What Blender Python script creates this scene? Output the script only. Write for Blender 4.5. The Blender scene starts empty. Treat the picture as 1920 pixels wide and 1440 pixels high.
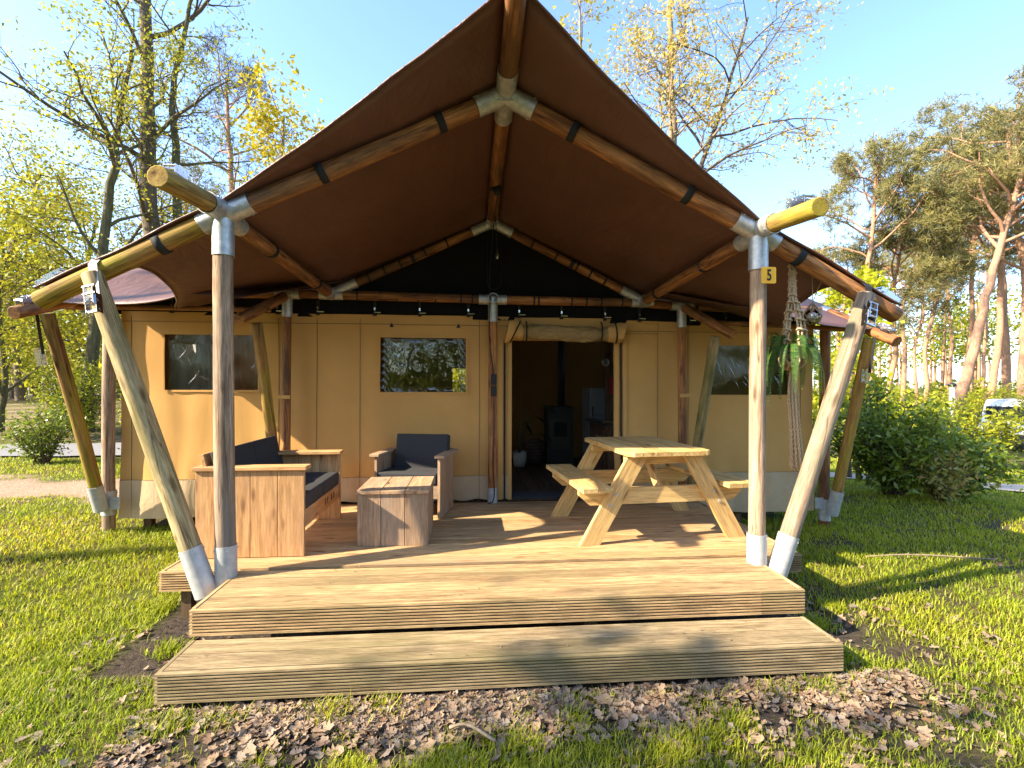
import bpy, bmesh, math, random
import numpy as np
from mathutils import Vector, Matrix, Quaternion, noise as mnoise

R_ = math.radians
scene = bpy.context.scene
C = scene.collection

# ---------------------------------------------------------------- camera
cam_data = bpy.data.cameras.new('camera'); cam = bpy.data.objects.new('camera', cam_data); C.objects.link(cam)
scene.camera = cam
cam_data.sensor_width = 36.0
cam_data.lens = 36.0 * 920 / 1920
cam_data.clip_start = 0.05; cam_data.clip_end = 2000
YAW = R_(4.8)
cam.location = (0, 0, 1.35)                     # deck top is z = 0, the lawn about 0.36 lower
cam.rotation_euler = (Matrix.Rotation(-YAW, 3, 'Z') @ Matrix.Rotation(R_(90), 3, 'X') @ Matrix.Rotation(R_(0.15), 3, 'Z')).to_euler()

# ---------------------------------------------------------------- sky, sun, exposure
SUN_EL, SUN_AZ = R_(34), R_(16)                 # from the left, 16 degrees to the front of the facade
sun_vec = Vector((-math.cos(SUN_AZ) * math.cos(SUN_EL), -math.sin(SUN_AZ) * math.cos(SUN_EL), math.sin(SUN_EL)))
world = bpy.data.worlds.new('World'); scene.world = world; world.use_nodes = True
wn = world.node_tree.nodes; wl = world.node_tree.links
sky = wn.new('ShaderNodeTexSky'); sky.sky_type = 'NISHITA'; sky.sun_disc = False
sky.sun_elevation = SUN_EL; sky.sun_rotation = math.atan2(sun_vec.x, sun_vec.y) % (2 * math.pi)
sky.air_density = 1.0; sky.dust_density = 1.0; sky.ozone_density = 4.0
wl.new(sky.outputs[0], wn['Background'].inputs[0]); wn['Background'].inputs[1].default_value = 0.15
sl = bpy.data.lights.new('sun', 'SUN'); sl.energy = 4.5; sl.angle = R_(0.55); sl.color = (1.0, 0.86, 0.65)
sun = bpy.data.objects.new('sun', sl); C.objects.link(sun)
sun.rotation_euler = (-sun_vec).to_track_quat('-Z', 'Y').to_euler(); sun.location = (-20, -5, 20)
vs = scene.view_settings
vs.view_transform = 'Standard'; vs.look = 'None'; vs.exposure = 1.95; vs.gamma = 1.0; vs.use_curve_mapping = False

# ================================================================ helpers
def tag(o, label=None, cat=None, group=None, kind=None):
    if label: o['label'] = label
    if cat: o['category'] = cat
    if group: o['group'] = group
    if kind: o['kind'] = kind
    return o
def adopt(o, parent):
    if parent is not None:
        o.parent = parent; o.matrix_parent_inverse = parent.matrix_basis.inverted()
    return o
def link(name, me, mat=None, parent=None, loc=None, quat=None):
    o = bpy.data.objects.new(name, me); C.objects.link(o)
    if mat is not None and me is not None and len(me.materials) == 0: me.materials.append(mat)
    if quat is not None: o.rotation_euler = quat.to_euler()
    if loc is not None: o.location = loc
    return adopt(o, parent)
def empty(name, loc, label, cat, group=None):
    o = bpy.data.objects.new(name, None); C.objects.link(o); o.location = loc; o.empty_display_size = .1
    return tag(o, label, cat, group)
def pymesh(name, verts, faces, smooth=False):
    me = bpy.data.meshes.new(name); me.from_pydata([tuple(v) for v in verts], [], faces); me.update()
    if smooth: me.polygons.foreach_set('use_smooth', [True] * len(me.polygons))
    return me
def npmesh(name, V, F, smooth=False, col=None):
    """V (n,3), F (m,k) all faces with k corners"""
    V = np.asarray(V, np.float32); F = np.asarray(F, np.int32)
    me = bpy.data.meshes.new(name); m, k = F.shape
    me.vertices.add(len(V)); me.vertices.foreach_set('co', V.ravel())
    me.loops.add(m * k); me.loops.foreach_set('vertex_index', F.ravel())
    me.polygons.add(m); me.polygons.foreach_set('loop_start', np.arange(0, m * k, k, dtype=np.int32))
    me.polygons.foreach_set('loop_total', np.full(m, k, np.int32))
    if smooth: me.polygons.foreach_set('use_smooth', np.ones(m, bool))
    me.update(calc_edges=True)
    if col is not None:
        a = me.color_attributes.new('tint', 'FLOAT_COLOR', 'POINT')
        cc = np.ones((len(V), 4), np.float32); cc[:, :3] = col; a.data.foreach_set('color', cc.ravel())
    return me
class Geo:
    """collects several shapes into ONE mesh of ONE part"""
    def __init__(s): s.v = []; s.f = []
    def add(s, verts, faces):
        n = len(s.v); s.v += [tuple(v) for v in verts]; s.f += [tuple(i + n for i in f) for f in faces]
    def box(s, c, d, rot=None):
        x, y, z = d[0] / 2, d[1] / 2, d[2] / 2
        vv = [Vector((a * x, b * y, e * z)) for a in (-1, 1) for b in (-1, 1) for e in (-1, 1)]
        if rot is not None: vv = [rot @ v for v in vv]
        s.add([v + Vector(c) for v in vv], [(0, 1, 3, 2), (4, 6, 7, 5), (0, 4, 5, 1), (2, 3, 7, 6), (0, 2, 6, 4), (1, 5, 7, 3)])
    def tube(s, pts, r, n=8, caps=True):
        pts = [Vector(p) for p in pts]; rr = r if hasattr(r, '__len__') else [r] * len(pts)
        vv = []; ff = []; t0 = None
        for i, p in enumerate(pts):
            t = (pts[min(i + 1, len(pts) - 1)] - pts[max(i - 1, 0)])
            if t.length < 1e-9: t = Vector((0, 0, 1))
            t.normalize()
            if t0 is None:
                u = t.orthogonal().normalized()
            else:
                u = (u - t * u.dot(t));
                u = u.normalized() if u.length > 1e-6 else t.orthogonal().normalized()
            w = t.cross(u); t0 = t
            for k in range(n):
                a = 2 * math.pi * k / n; vv.append(p + (u * math.cos(a) + w * math.sin(a)) * rr[i])
        for i in range(len(pts) - 1):
            for k in range(n):
                a, b = i * n + k, i * n + (k + 1) % n; ff.append((a, b, b + n, a + n))
        if caps: ff.append(tuple(range(n - 1, -1, -1))); ff.append(tuple(range((len(pts) - 1) * n, len(pts) * n)))
        s.add(vv, ff)
    def lathe(s, c, prof, n=16):
        vv = []; ff = []
        for r, z in prof:
            for k in range(n):
                a = 2 * math.pi * k / n; vv.append((c[0] + r * math.cos(a), c[1] + r * math.sin(a), c[2] + z))
        for i in range(len(prof) - 1):
            for k in range(n):
                a, b = i * n + k, i * n + (k + 1) % n; ff.append((a, b, b + n, a + n))
        s.add(vv, ff)
    def build(s, name, mat, parent=None, smooth=False, origin=None):
        o_ = Vector(origin) if origin is not None else Vector((0, 0, 0))
        me = pymesh(name, [Vector(v) - o_ for v in s.v], s.f, smooth)
        return link(name, me, mat, parent, o_)
_boxcache = {}
def boxmesh(d, bev, mat):
    key = (tuple(round(x, 4) for x in d), bev, mat.name)
    if key not in _boxcache:
        bm = bmesh.new(); bmesh.ops.create_cube(bm, size=1)
        for v in bm.verts: v.co = Vector((v.co.x * d[0], v.co.y * d[1], v.co.z * d[2]))
        if bev: bmesh.ops.bevel(bm, geom=list(bm.edges), offset=bev, segments=1, affect='EDGES', profile=.5)
        me = bpy.data.meshes.new('plank'); bm.to_mesh(me); bm.free(); me.materials.append(mat); _boxcache[key] = me
    return _boxcache[key]
def plank(name, mat, d, c, parent, bev=.004, q=None):
    """box with its long side along local X when the caller gives d that way"""
    return link(name, boxmesh(d, bev, mat), None, parent, Vector(c), q)
QY = Quaternion((0, 0, 1), R_(90))              # local X runs along world Y
QZ = Quaternion((0, 1, 0), R_(-90))             # local X runs along world Z
rng = random.Random(11)
def pole(name, p0, p1, r, mat, parent, taper=.95, bow=.008, n=14, seg=12):
    p0, p1 = Vector(p0), Vector(p1); d = p1 - p0; L = d.length
    q = Vector((0, 0, 1)).rotation_difference(d)
    vv = []; ff = []; ph = rng.random() * 100; ba = rng.random() * 6.28
    prof = [(0, .9)] + [(i / seg, 1) for i in range(seg + 1)] + [(1, .9)]
    prof[1] = (.004, 1); prof[-2] = (.996, 1)
    for k, (t, s) in enumerate(prof):
        rad = r * (1 + (taper - 1) * t) * s
        bx = bow * math.sin(math.pi * t)
        for j in range(n):
            a = 2 * math.pi * j / n
            l = 1 + .035 * mnoise.noise(Vector((math.cos(a) * .8 + ph, math.sin(a) * .8, t * L * 2.2)))
            vv.append((math.cos(a) * rad * l + bx * math.cos(ba), math.sin(a) * rad * l + bx * math.sin(ba), t * L))
    m = len(prof)
    for i in range(m - 1):
        for j in range(n):
            a, b = i * n + j, i * n + (j + 1) % n; ff.append((a, b, b + n, a + n))
    ff.append(tuple(range(n - 1, -1, -1))); ff.append(tuple(range((m - 1) * n, m * n)))
    me = pymesh(name, vv, ff, True)
    me.polygons[-1].use_smooth = False; me.polygons[-2].use_smooth = False
    me.materials.append(mat)
    return link(name, me, None, parent, p0, q)
def sleeve(p0, p1, r, mat, parent, rivets=True, name='metal_sleeve'):
    p0, p1 = Vector(p0), Vector(p1); d = (p1 - p0); L = d.length; t = d.normalized()
    q = Vector((0, 0, 1)).rotation_difference(d)
    g = Geo(); n = 22
    g.lathe((0, 0, 0), [(r, 0), (r, L)], n); nside = len(g.f)
    g.lathe((0, 0, 0), [(r * .9, L - .03), (r * .93, L), (r, L)], n); g.lathe((0, 0, 0), [(r, 0), (r * .93, 0)], n)
    if rivets:
        for zz in (L - .03,):
            for k in range(4):
                a = k * math.pi / 2 + .6; c = Vector((math.cos(a), math.sin(a), 0)) * r
                g.tube([c + Vector((0, 0, zz)) - c * .02, c * 1.07 + Vector((0, 0, zz))], .007, 6)
    me = pymesh(name, g.v, g.f)
    for k in range(nside): me.polygons[k].use_smooth = True
    me.materials.append(mat)
    return link(name, me, None, parent, p0, q)
def band(c, axis, r, w, mat, parent, name='strap_band'):
    axis = Vector(axis).normalized(); q = Vector((0, 0, 1)).rotation_difference(axis)
    g = Geo(); g.lathe((0, 0, 0), [(r * .95, -w / 2), (r, -w / 2), (r, w / 2), (r * .95, w / 2)], 18)
    return link(name, pymesh(name, g.v, g.f, True), mat, parent, Vector(c), q)
def rope(name, pts, r, mat, parent=None, n=6):
    g = Geo(); g.tube(pts, r, n); return g.build(name, mat, parent, True, origin=pts[0])
def lerp(a, b, t): return Vector(a).lerp(Vector(b), t)
def interp(pts, x):
    """piecewise linear y(s) in a list of (x, tuple)"""
    if x <= pts[0][0]: return Vector(pts[0][1])
    for (a, p), (b, q) in zip(pts, pts[1:]):
        if x <= b: return Vector(p).lerp(Vector(q), (x - a) / (b - a))
    return Vector(pts[-1][1])
def smooth_curve(pts, n):
    """Catmull-Rom through pts, n samples"""
    P = [Vector(p) for p in pts]; P = [P[0] * 2 - P[1]] + P + [P[-1] * 2 - P[-2]]; out = []
    segs = len(pts) - 1
    for i in range(n):
        t = i / (n - 1) * segs; k = min(int(t), segs - 1); u = t - k
        a, b, c, d = P[k:k + 4]
        out.append(.5 * ((2 * b) + (c - a) * u + (2 * a - 5 * b + 4 * c - d) * u * u + (3 * b - a - 3 * c + d) * u ** 3))
    return out

# ================================================================ materials
def newmat(name):
    m = bpy.data.materials.new(name); m.use_nodes = True; nt = m.node_tree
    return m, nt, nt.nodes, nt.links, nt.nodes['Principled BSDF']
def ramp(nodes, stops, interp_='LINEAR'):
    r = nodes.new('ShaderNodeValToRGB'); r.color_ramp.interpolation = interp_
    e = r.color_ramp.elements
    while len(e) < len(stops): e.new(.5)
    for el, (p, c) in zip(e, stops): el.position = p; el.color = (*c, 1) if len(c) == 3 else c
    return r
def noise_node(nodes, links, vec, scale, detail=4, rough=.55, dist=0.0):
    n = nodes.new('ShaderNodeTexNoise'); n.inputs['Scale'].default_value = scale; n.inputs['Detail'].default_value = detail
    n.inputs['Roughness'].default_value = rough; n.inputs['Distortion'].default_value = dist
    links.new(vec, n.inputs['Vector']); return n
def mixc(nodes, links, fac, a, b, mode='MIX'):
    m = nodes.new('ShaderNodeMix'); m.data_type = 'RGBA'; m.blend_type = mode
    for sock, val in ((m.inputs[0], fac), (m.inputs[6], a), (m.inputs[7], b)):
        if hasattr(val, 'links'): links.new(val, sock)
        else: sock.default_value = val if not isinstance(val, tuple) else ((*val, 1) if len(val) == 3 else val)
    return m.outputs[2]
def objcoords(nodes, links, scale, jitter=True):
    tc = nodes.new('ShaderNodeTexCoord'); mp = nodes.new('ShaderNodeMapping'); mp.inputs['Scale'].default_value = scale
    links.new(tc.outputs['Object'], mp.inputs['Vector'])
    oi = nodes.new('ShaderNodeObjectInfo')
    if jitter:
        mu = nodes.new('ShaderNodeMath'); mu.operation = 'MULTIPLY'; mu.inputs[1].default_value = 37.0
        links.new(oi.outputs['Random'], mu.inputs[0])
        cx = nodes.new('ShaderNodeCombineXYZ')
        for i in range(3): links.new(mu.outputs[0], cx.inputs[i])
        links.new(cx.outputs[0], mp.inputs['Location'])
    return tc, mp, oi
def wood(name, light, dark, axis='X', grain=1.0, stain=None, stain_amt=.5, knots=True, rough=.65, var=.18, bump=.25, stain_scale=2.0, crack=0.0):
    """long grained wood; axis = the local axis of the grain"""
    m, nt, N, Lk, b = newmat(name)
    s = [26 * grain] * 3; s['XYZ'.index(axis)] = 2.3 * grain
    tc, mp, oi = objcoords(N, Lk, s)
    n1 = noise_node(N, Lk, mp.outputs[0], 1.0, 6, .6, .6)
    n2 = noise_node(N, Lk, mp.outputs[0], 4.0, 5, .7, .2)
    r1 = ramp(N, [(.37, dark), (.5, tuple((a + c) / 2 for a, c in zip(light, dark))), (.63, light)])
    Lk.new(n1.outputs[0], r1.inputs[0])
    fine = ramp(N, [(.40, (.55, .52, .49)), (.58, (1, 1, 1))]); Lk.new(n2.outputs[0], fine.inputs[0])
    col = mixc(N, Lk, .75, r1.outputs[0], fine.outputs[0], 'MULTIPLY')
    if knots:
        s2 = [9.0] * 3; s2['XYZ'.index(axis)] = 2.6
        mp2 = N.new('ShaderNodeMapping'); mp2.inputs['Scale'].default_value = s2; Lk.new(tc.outputs['Object'], mp2.inputs[0]); Lk.new(mp.inputs['Location'].links[0].from_socket, mp2.inputs['Location'])
        vo = N.new('ShaderNodeTexVoronoi'); vo.inputs['Scale'].default_value = 1.0; Lk.new(mp2.outputs[0], vo.inputs['Vector'])
        kr = ramp(N, [(.07, (.22, .16, .12)), (.13, (.55, .45, .38)), (.2, (1, 1, 1))]); Lk.new(vo.outputs['Distance'], kr.inputs[0])
        col = mixc(N, Lk, .8, col, kr.outputs[0], 'MULTIPLY')
    if stain:
        mp3 = N.new('ShaderNodeMapping'); s3 = [stain_scale * 1.6] * 3; s3['XYZ'.index(axis)] = stain_scale * .5; mp3.inputs['Scale'].default_value = s3
        Lk.new(tc.outputs['Object'], mp3.inputs[0]); Lk.new(mp.inputs['Location'].links[0].from_socket, mp3.inputs['Location'])
        n3 = noise_node(N, Lk, mp3.outputs[0], 1.0, 6, .68)
        sr = ramp(N, [(.44, (0, 0, 0)), (.64, (1, 1, 1))]); Lk.new(n3.outputs[0], sr.inputs[0])
        mu = N.new('ShaderNodeMath'); mu.operation = 'MULTIPLY'; mu.inputs[1].default_value = stain_amt; Lk.new(sr.outputs[0], mu.inputs[0])
        col = mixc(N, Lk, mu.outputs[0], col, stain)
    if crack:
        mp4 = N.new('ShaderNodeMapping'); s4 = [15.0] * 3; s4['XYZ'.index(axis)] = .55; mp4.inputs['Scale'].default_value = s4
        Lk.new(tc.outputs['Object'], mp4.inputs[0]); Lk.new(mp.inputs['Location'].links[0].from_socket, mp4.inputs['Location'])
        n4 = noise_node(N, Lk, mp4.outputs[0], 1.0, 2, .5, .35)
        cr = ramp(N, [(.485, (1, 1, 1)), (.497, (.30, .25, .2)), (.503, (.30, .25, .2)), (.515, (1, 1, 1))]); Lk.new(n4.outputs[0], cr.inputs[0])
        col = mixc(N, Lk, crack, col, cr.outputs[0], 'MULTIPLY')
    hs = N.new('ShaderNodeHueSaturation'); mr = N.new('ShaderNodeMapRange')
    mr.inputs[3].default_value = 1 - var; mr.inputs[4].default_value = 1 + var
    Lk.new(oi.outputs['Random'], mr.inputs[0]); Lk.new(mr.outputs[0], hs.inputs['Value']); Lk.new(col, hs.inputs['Color'])
    Lk.new(hs.outputs[0], b.inputs['Base Color'])
    b.inputs['Roughness'].default_value = rough + .1; b.inputs['Specular IOR Level'].default_value = .25
    bp = N.new('ShaderNodeBump'); bp.inputs['Strength'].default_value = bump; bp.inputs['Distance'].default_value = .004
    Lk.new(n2.outputs[0], bp.inputs['Height']); Lk.new(bp.outputs[0], b.inputs['Normal'])
    return m
def plain(name, col, rough=.6, metal=0.0, noise_amt=.25, nscale=18, bump=0.0, col2=None, spec=.5, stretch=None, sheen=0):
    m, nt, N, Lk, b = newmat(name)
    tc, mp, oi = objcoords(N, Lk, stretch or (1, 1, 1))
    n = noise_node(N, Lk, mp.outputs[0], nscale, 5, .6)
    c2 = col2 or tuple(c * (1 - noise_amt) for c in col)
    r = ramp(N, [(.3, c2), (.7, col)]); Lk.new(n.outputs[0], r.inputs[0]); Lk.new(r.outputs[0], b.inputs['Base Color'])
    b.inputs['Roughness'].default_value = rough; b.inputs['Metallic'].default_value = metal
    b.inputs['Specular IOR Level'].default_value = spec
    if bump:
        bp = N.new('ShaderNodeBump'); bp.inputs['Strength'].default_value = bump; bp.inputs['Distance'].default_value = .003
        Lk.new(n.outputs[0], bp.inputs['Height']); Lk.new(bp.outputs[0], b.inputs['Normal'])
    return m
def canvas(name, col, rough, trans, weave=900, spec=.3, blotch=.18, wrinkle=.25, wscale=(2.2, 2.2, .7)):
    m, nt, N, Lk, b = newmat(name)
    tc, mp, oi = objcoords(N, Lk, (1, 1, 1), False)
    n = noise_node(N, Lk, mp.outputs[0], 1.6, 7, .65)
    r = ramp(N, [(.3, tuple(c * (1 - blotch) for c in col)), (.7, tuple(min(1, c * (1 + blotch * .4)) for c in col))]); Lk.new(n.outputs[0], r.inputs[0])
    fine = noise_node(N, Lk, mp.outputs[0], weave, 2, .5)
    fr = ramp(N, [(.3, (.86, .86, .86)), (.7, (1, 1, 1))]); Lk.new(fine.outputs[0], fr.inputs[0])
    cc = mixc(N, Lk, 1.0, r.outputs[0], fr.outputs[0], 'MULTIPLY')
    Lk.new(cc, b.inputs['Base Color']); b.inputs['Roughness'].default_value = rough; b.inputs['Specular IOR Level'].default_value = spec
    mp2 = N.new('ShaderNodeMapping'); mp2.inputs['Scale'].default_value = wscale; Lk.new(tc.outputs['Object'], mp2.inputs[0])
    w = noise_node(N, Lk, mp2.outputs[0], 2.0, 5, .6, 1.2)
    bp = N.new('ShaderNodeBump'); bp.inputs['Strength'].default_value = wrinkle; bp.inputs['Distance'].default_value = .05
    Lk.new(w.outputs[0], bp.inputs['Height']); Lk.new(bp.outputs[0], b.inputs['Normal'])
    if trans:
        tr = N.new('ShaderNodeBsdfTranslucent'); Lk.new(cc, tr.inputs[0])
        mx = N.new('ShaderNodeMixShader'); mx.inputs[0].default_value = trans
        Lk.new(b.outputs[0], mx.inputs[1]); Lk.new(tr.outputs[0], mx.inputs[2]); Lk.new(mx.outputs[0], N['Material Output'].inputs[0])
    return m
def leafmat(name, cols, trans=.45, rough=.5, scale=.6, attr=False, spec=.3):
    """colours vary slowly through the crown and from tree to tree"""
    m, nt, N, Lk, b = newmat(name)
    g = N.new('ShaderNodeNewGeometry')
    rp = ramp(N, [(i / (len(cols) - 1), c) for i, c in enumerate(cols)])
    mr = N.new('ShaderNodeMapRange'); mr.inputs[1].default_value = 0; mr.inputs[2].default_value = 1
    Lk.new(g.outputs['Random Per Island'], rp.inputs[0])
    col = rp.outputs[0]
    if attr:
        at = N.new('ShaderNodeVertexColor'); at.layer_name = 'tint'
        col = mixc(N, Lk, 1.0, col, at.outputs[0], 'MULTIPLY')
    oi = N.new('ShaderNodeObjectInfo'); hs = N.new('ShaderNodeHueSaturation'); mm = N.new('ShaderNodeMapRange')
    mm.inputs[3].default_value = .85; mm.inputs[4].default_value = 1.15; Lk.new(oi.outputs['Random'], mm.inputs[0])
    Lk.new(mm.outputs[0], hs.inputs['Value']); Lk.new(col, hs.inputs['Color'])
    Lk.new(hs.outputs[0], b.inputs['Base Color']); b.inputs['Roughness'].default_value = rough
    b.inputs['Specular IOR Level'].default_value = spec
    tr = N.new('ShaderNodeBsdfTranslucent'); Lk.new(hs.outputs[0], tr.inputs[0])
    mx = N.new('ShaderNodeMixShader'); mx.inputs[0].default_value = trans
    Lk.new(b.outputs[0], mx.inputs[1]); Lk.new(tr.outputs[0], mx.inputs[2]); Lk.new(mx.outputs[0], N['Material Output'].inputs[0])
    return m

M = {}
M['pole'] = wood('pole_wood', (.50, .225, .075), (.22, .080, .026), 'Z', .7, (.075, .042, .022), .8, True, .5, .15, .5, 1.9, .8)
M['post'] = wood('post_wood', (.50, .35, .225), (.25, .165, .105), 'Z', .8, (.20, .165, .135), .9, True, .75, .1, .7, 1.5, .7)
M['strut'] = wood('strut_wood', (.50, .385, .20), (.29, .20, .09), 'Z', .7, (.115, .11, .03), .95, True, .7, .08, .6, 2.0, .8)
M['greystrut'] = wood('grey_strut_wood', (.42, .31, .215), (.22, .155, .105), 'Z', .8, (.15, .14, .085), .9, True, .7, .08, .6, 2.0, .8)
M['moss'] = wood('mossy_wood', (.40, .22, .065), (.19, .095, .03), 'Z', .7, (.27, .235, .012), .95, True, .7, .1, .6, 1.7, .8)
M['lichen'] = wood('lichen_wood', (.42, .28, .075), (.23, .135, .04), 'Z', .7, (.34, .28, .018), .85, True, .75, .08, .6, 2.2, .5)
M['deck'] = wood('deck_wood', (.64, .40, .185), (.42, .25, .105), 'X', .9, (.33, .235, .14), .6, True, .7, .18, .5, 1.1, .5)
M['entry'] = wood('entry_wood', (.55, .375, .185), (.33, .21, .10), 'X', .9, (.24, .185, .085), .7, False, .75, .2, .6, 1.6, .5)
M['step'] = wood('step_wood', (.43, .325, .18), (.25, .18, .095), 'X', .9, (.17, .14, .06), .75, False, .8, .2, .6, 1.6, .5)
M['sofa'] = wood('scaffold_wood', (.64, .37, .165), (.46, .25, .10), 'X', .5, (.36, .20, .10), .5, True, .6, .1, .25, 1.4)
M['grey'] = wood('grey_scaffold_wood', (.54, .345, .20), (.35, .21, .115), 'X', .7, (.25, .19, .14), .7, True, .7, .12, .4, 1.6)
M['pine'] = wood('fresh_pine', (.70, .46, .19), (.55, .325, .11), 'X', .5, (.52, .42, .17), .4, True, .6, .09, .2, 1.3)
M['floor'] = wood('inner_floor', (.14, .085, .055), (.075, .042, .027), 'X', .8, None, 0, True, .55, .25, .3)
M['cab'] = wood('cabinet_wood', (.17, .10, .06), (.09, .05, .03), 'X', .6, None, 0, True, .6, .1, .2)
M['steel'] = plain('galvanised', (.62, .62, .60), .5, .7, .25, 26, .25, (.36, .37, .37))
M['zinc'] = plain('zinc_white', (.50, .50, .49), .6, .35, .2, 22, .25, (.36, .37, .38))
M['chrome'] = plain('chrome', (.75, .76, .78), .22, 1.0, .1)
M['black'] = plain('black_webbing', (.012, .012, .013), .8, 0, .3, 60, .3)
M['mesh'] = canvas('black_mesh', (.008, .008, .008), .9, 0, 600, .15, .3, .5)
M['brown'] = canvas('brown_canvas', (.155, .070, .047), .47, .10, 700, .45, .22, .5, (1.6, .5, 1.2))
M['innertan'] = canvas('shaded_inner_canvas', (.22, .105, .028), .8, .008, 900, .2, .10, .35)  # tent canvas again, with the dimness of the interior put into a darker colour
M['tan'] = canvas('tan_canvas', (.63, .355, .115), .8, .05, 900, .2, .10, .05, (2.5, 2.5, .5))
M['skirt'] = canvas('pvc_skirt', (.58, .42, .255), .38, .05, 900, .45, .2, .3, (3, 3, 1.2))
M['roll'] = canvas('rolled_plastic', (.46, .30, .12), .22, .1, 900, .8, .2, 1.0, (6, 6, 9))
M['seam'] = plain('seam_thread', (.24, .15, .07), .9)
M['cushion'] = plain('charcoal_fabric', (.030, .030, .034), .9, 0, .25, 120, .2)
M['yellow'] = plain('yellow_plate', (.95, .47, .002), .4, 0, .06)
M['inkblack'] = plain('ink', (.01, .01, .01), .6)
M['rope'] = plain('jute', (.62, .45, .26), .9, 0, .45, 160, .8)
M['wicker'] = plain('woven_pot', (.30, .19, .10), .9, 0, .6, 130, 1.0)
M['matt'] = plain('door_mat', (.045, .048, .055), .95, 0, .3, 90, .6)
M['stove'] = plain('stove_iron', (.012, .012, .015), .55, 0, .2)
M['fridge'] = plain('fridge_steel', (.20, .205, .215), .4, .2, .1)
M['white'] = plain('white_plastic', (.45, .44, .40), .5, 0, .08)
M['red'] = plain('red_box', (.35, .012, .02), .5)
M['green'] = plain('green_cloth', (.12, .42, .02), .7)
M['counter'] = plain('counter_dark', (.03, .026, .022), .45)
M['joist'] = wood('joist_wood', (.22, .14, .07), (.12, .075, .04), 'X', .8, None, 0, False, .8)
M['curtain'] = plain('grey_curtain', (.34, .32, .30), .9, 0, .15, 5)
M['terracotta'] = plain('terracotta_curtain', (.48, .17, .075), .9, 0, .15, 5)
M['van'] = plain('white_van_paint', (.78, .78, .77), .25, 0, .04)
M['darkglass'] = plain('dark_glass', (.02, .025, .03), .08, 0, .1)
M['rubber'] = plain('rubber', (.02, .02, .02), .8)
M['leafl'] = leafmat('spring_leaf', [(.27, .28, .016), (.40, .36, .02), (.19, .22, .018), (.50, .42, .035)], .5)
M['leafm'] = leafmat('maple_leaf', [(.42, .34, .015), (.52, .40, .03), (.36, .33, .02)], .5)
M['leafb'] = leafmat('bud_leaf', [(.48, .34, .12), (.42, .36, .06), (.55, .40, .20), (.46, .40, .03)], .5)
M['hazel'] = leafmat('hazel_leaf', [(.36, .38, .012), (.46, .44, .02), (.30, .34, .012)], .55)
M['needle'] = leafmat('pine_needle', [(.19, .185, .06), (.28, .245, .075), (.12, .13, .06), (.36, .29, .09)], .3, .6)
M['needleb'] = leafmat('blue_pine_needle', [(.06, .07, .055), (.10, .10, .075), (.13, .11, .07)], .2, .6)
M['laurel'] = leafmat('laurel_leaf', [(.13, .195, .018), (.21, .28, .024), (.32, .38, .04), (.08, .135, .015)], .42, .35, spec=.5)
M['laurelr'] = leafmat('reddish_leaf', [(.40, .36, .07), (.46, .27, .10), (.24, .32, .04), (.46, .42, .12)], .4, .4)
M['bush'] = leafmat('bush_leaf', [(.24, .28, .018), (.36, .35, .02), (.15, .19, .018)], .45)
M['fern'] = leafmat('fern_leaf', [(.035, .10, .022), (.06, .15, .026), (.13, .20, .03), (.02, .07, .022)], .3, .5)
M['indoorleaf'] = leafmat('indoor_leaf', [(.03, .06, .02), (.05, .08, .03)], .2, .35)
M['grass'] = leafmat('grass_blade', [(.35, .38, .012), (.44, .44, .016), (.26, .325, .012), (.52, .47, .09)], .5, .55, attr=True)
M['oakbark'] = plain('oak_bark', (.17, .13, .085), .9, 0, .5, 9, 1.0, (.065, .05, .033), .2, (3, 3, .6))
M['greenbark'] = plain('mossy_bark', (.15, .135, .06), .9, 0, .5, 7, 1.0, (.06, .052, .03), .2, (3, 3, .6))
M['palebark'] = plain('pale_bark', (.34, .26, .17), .9, 0, .5, 9, 1.0, (.17, .125, .08), .2, (3, 3, .6))
M['pinebark'] = plain('pine_bark', (.46, .26, .155), .9, 0, .5, 7, 1.0, (.25, .135, .085), .2, (3, 3, .7))
M['twig'] = plain('twig_bark', (.10, .07, .045), .9, 0, .3)
M['litter'] = leafmat('dead_leaf', [(.23, .155, .095), (.32, .225, .145), (.13, .08, .05), (.35, .26, .175), (.16, .09, .052), (.26, .215, .175), (.20, .14, .09)], .12, .75)
M['asphalt'] = plain('asphalt', (.20, .195, .20), .85, 0, .2, 60, .5)
M['gravel'] = plain('gravel', (.48, .40, .34), .95, 0, .3, 40, .6)

def window_plastic(name, tint, bumps=.35, rough=.06, scale=(3, 3, 3), refl=.30, dist=2.0):
    m, nt, N, Lk, b = newmat(name); N.remove(b)
    tc, mp, oi = objcoords(N, Lk, scale)
    n = noise_node(N, Lk, mp.outputs[0], 2.0, 3, .5, dist)
    bp = N.new('ShaderNodeBump'); bp.inputs['Strength'].default_value = bumps; bp.inputs['Distance'].default_value = .06; Lk.new(n.outputs[0], bp.inputs['Height'])
    gl = N.new('ShaderNodeBsdfGlossy'); gl.inputs['Roughness'].default_value = rough; Lk.new(bp.outputs[0], gl.inputs['Normal'])
    gl.inputs[0].default_value = (.9, .88, .84, 1)
    tr = N.new('ShaderNodeBsdfTransparent'); tr.inputs[0].default_value = (*tint, 1)
    fr = N.new('ShaderNodeFresnel'); fr.inputs[0].default_value = 1.6; Lk.new(bp.outputs[0], fr.inputs['Normal'])
    ad = N.new('ShaderNodeMath'); ad.operation = 'ADD'; ad.inputs[1].default_value = refl; Lk.new(fr.outputs[0], ad.inputs[0])
    mx = N.new('ShaderNodeMixShader'); Lk.new(ad.outputs[0], mx.inputs[0]); Lk.new(tr.outputs[0], mx.inputs[1]); Lk.new(gl.outputs[0], mx.inputs[2])
    Lk.new(mx.outputs[0], N['Material Output'].inputs[0]); return m
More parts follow.
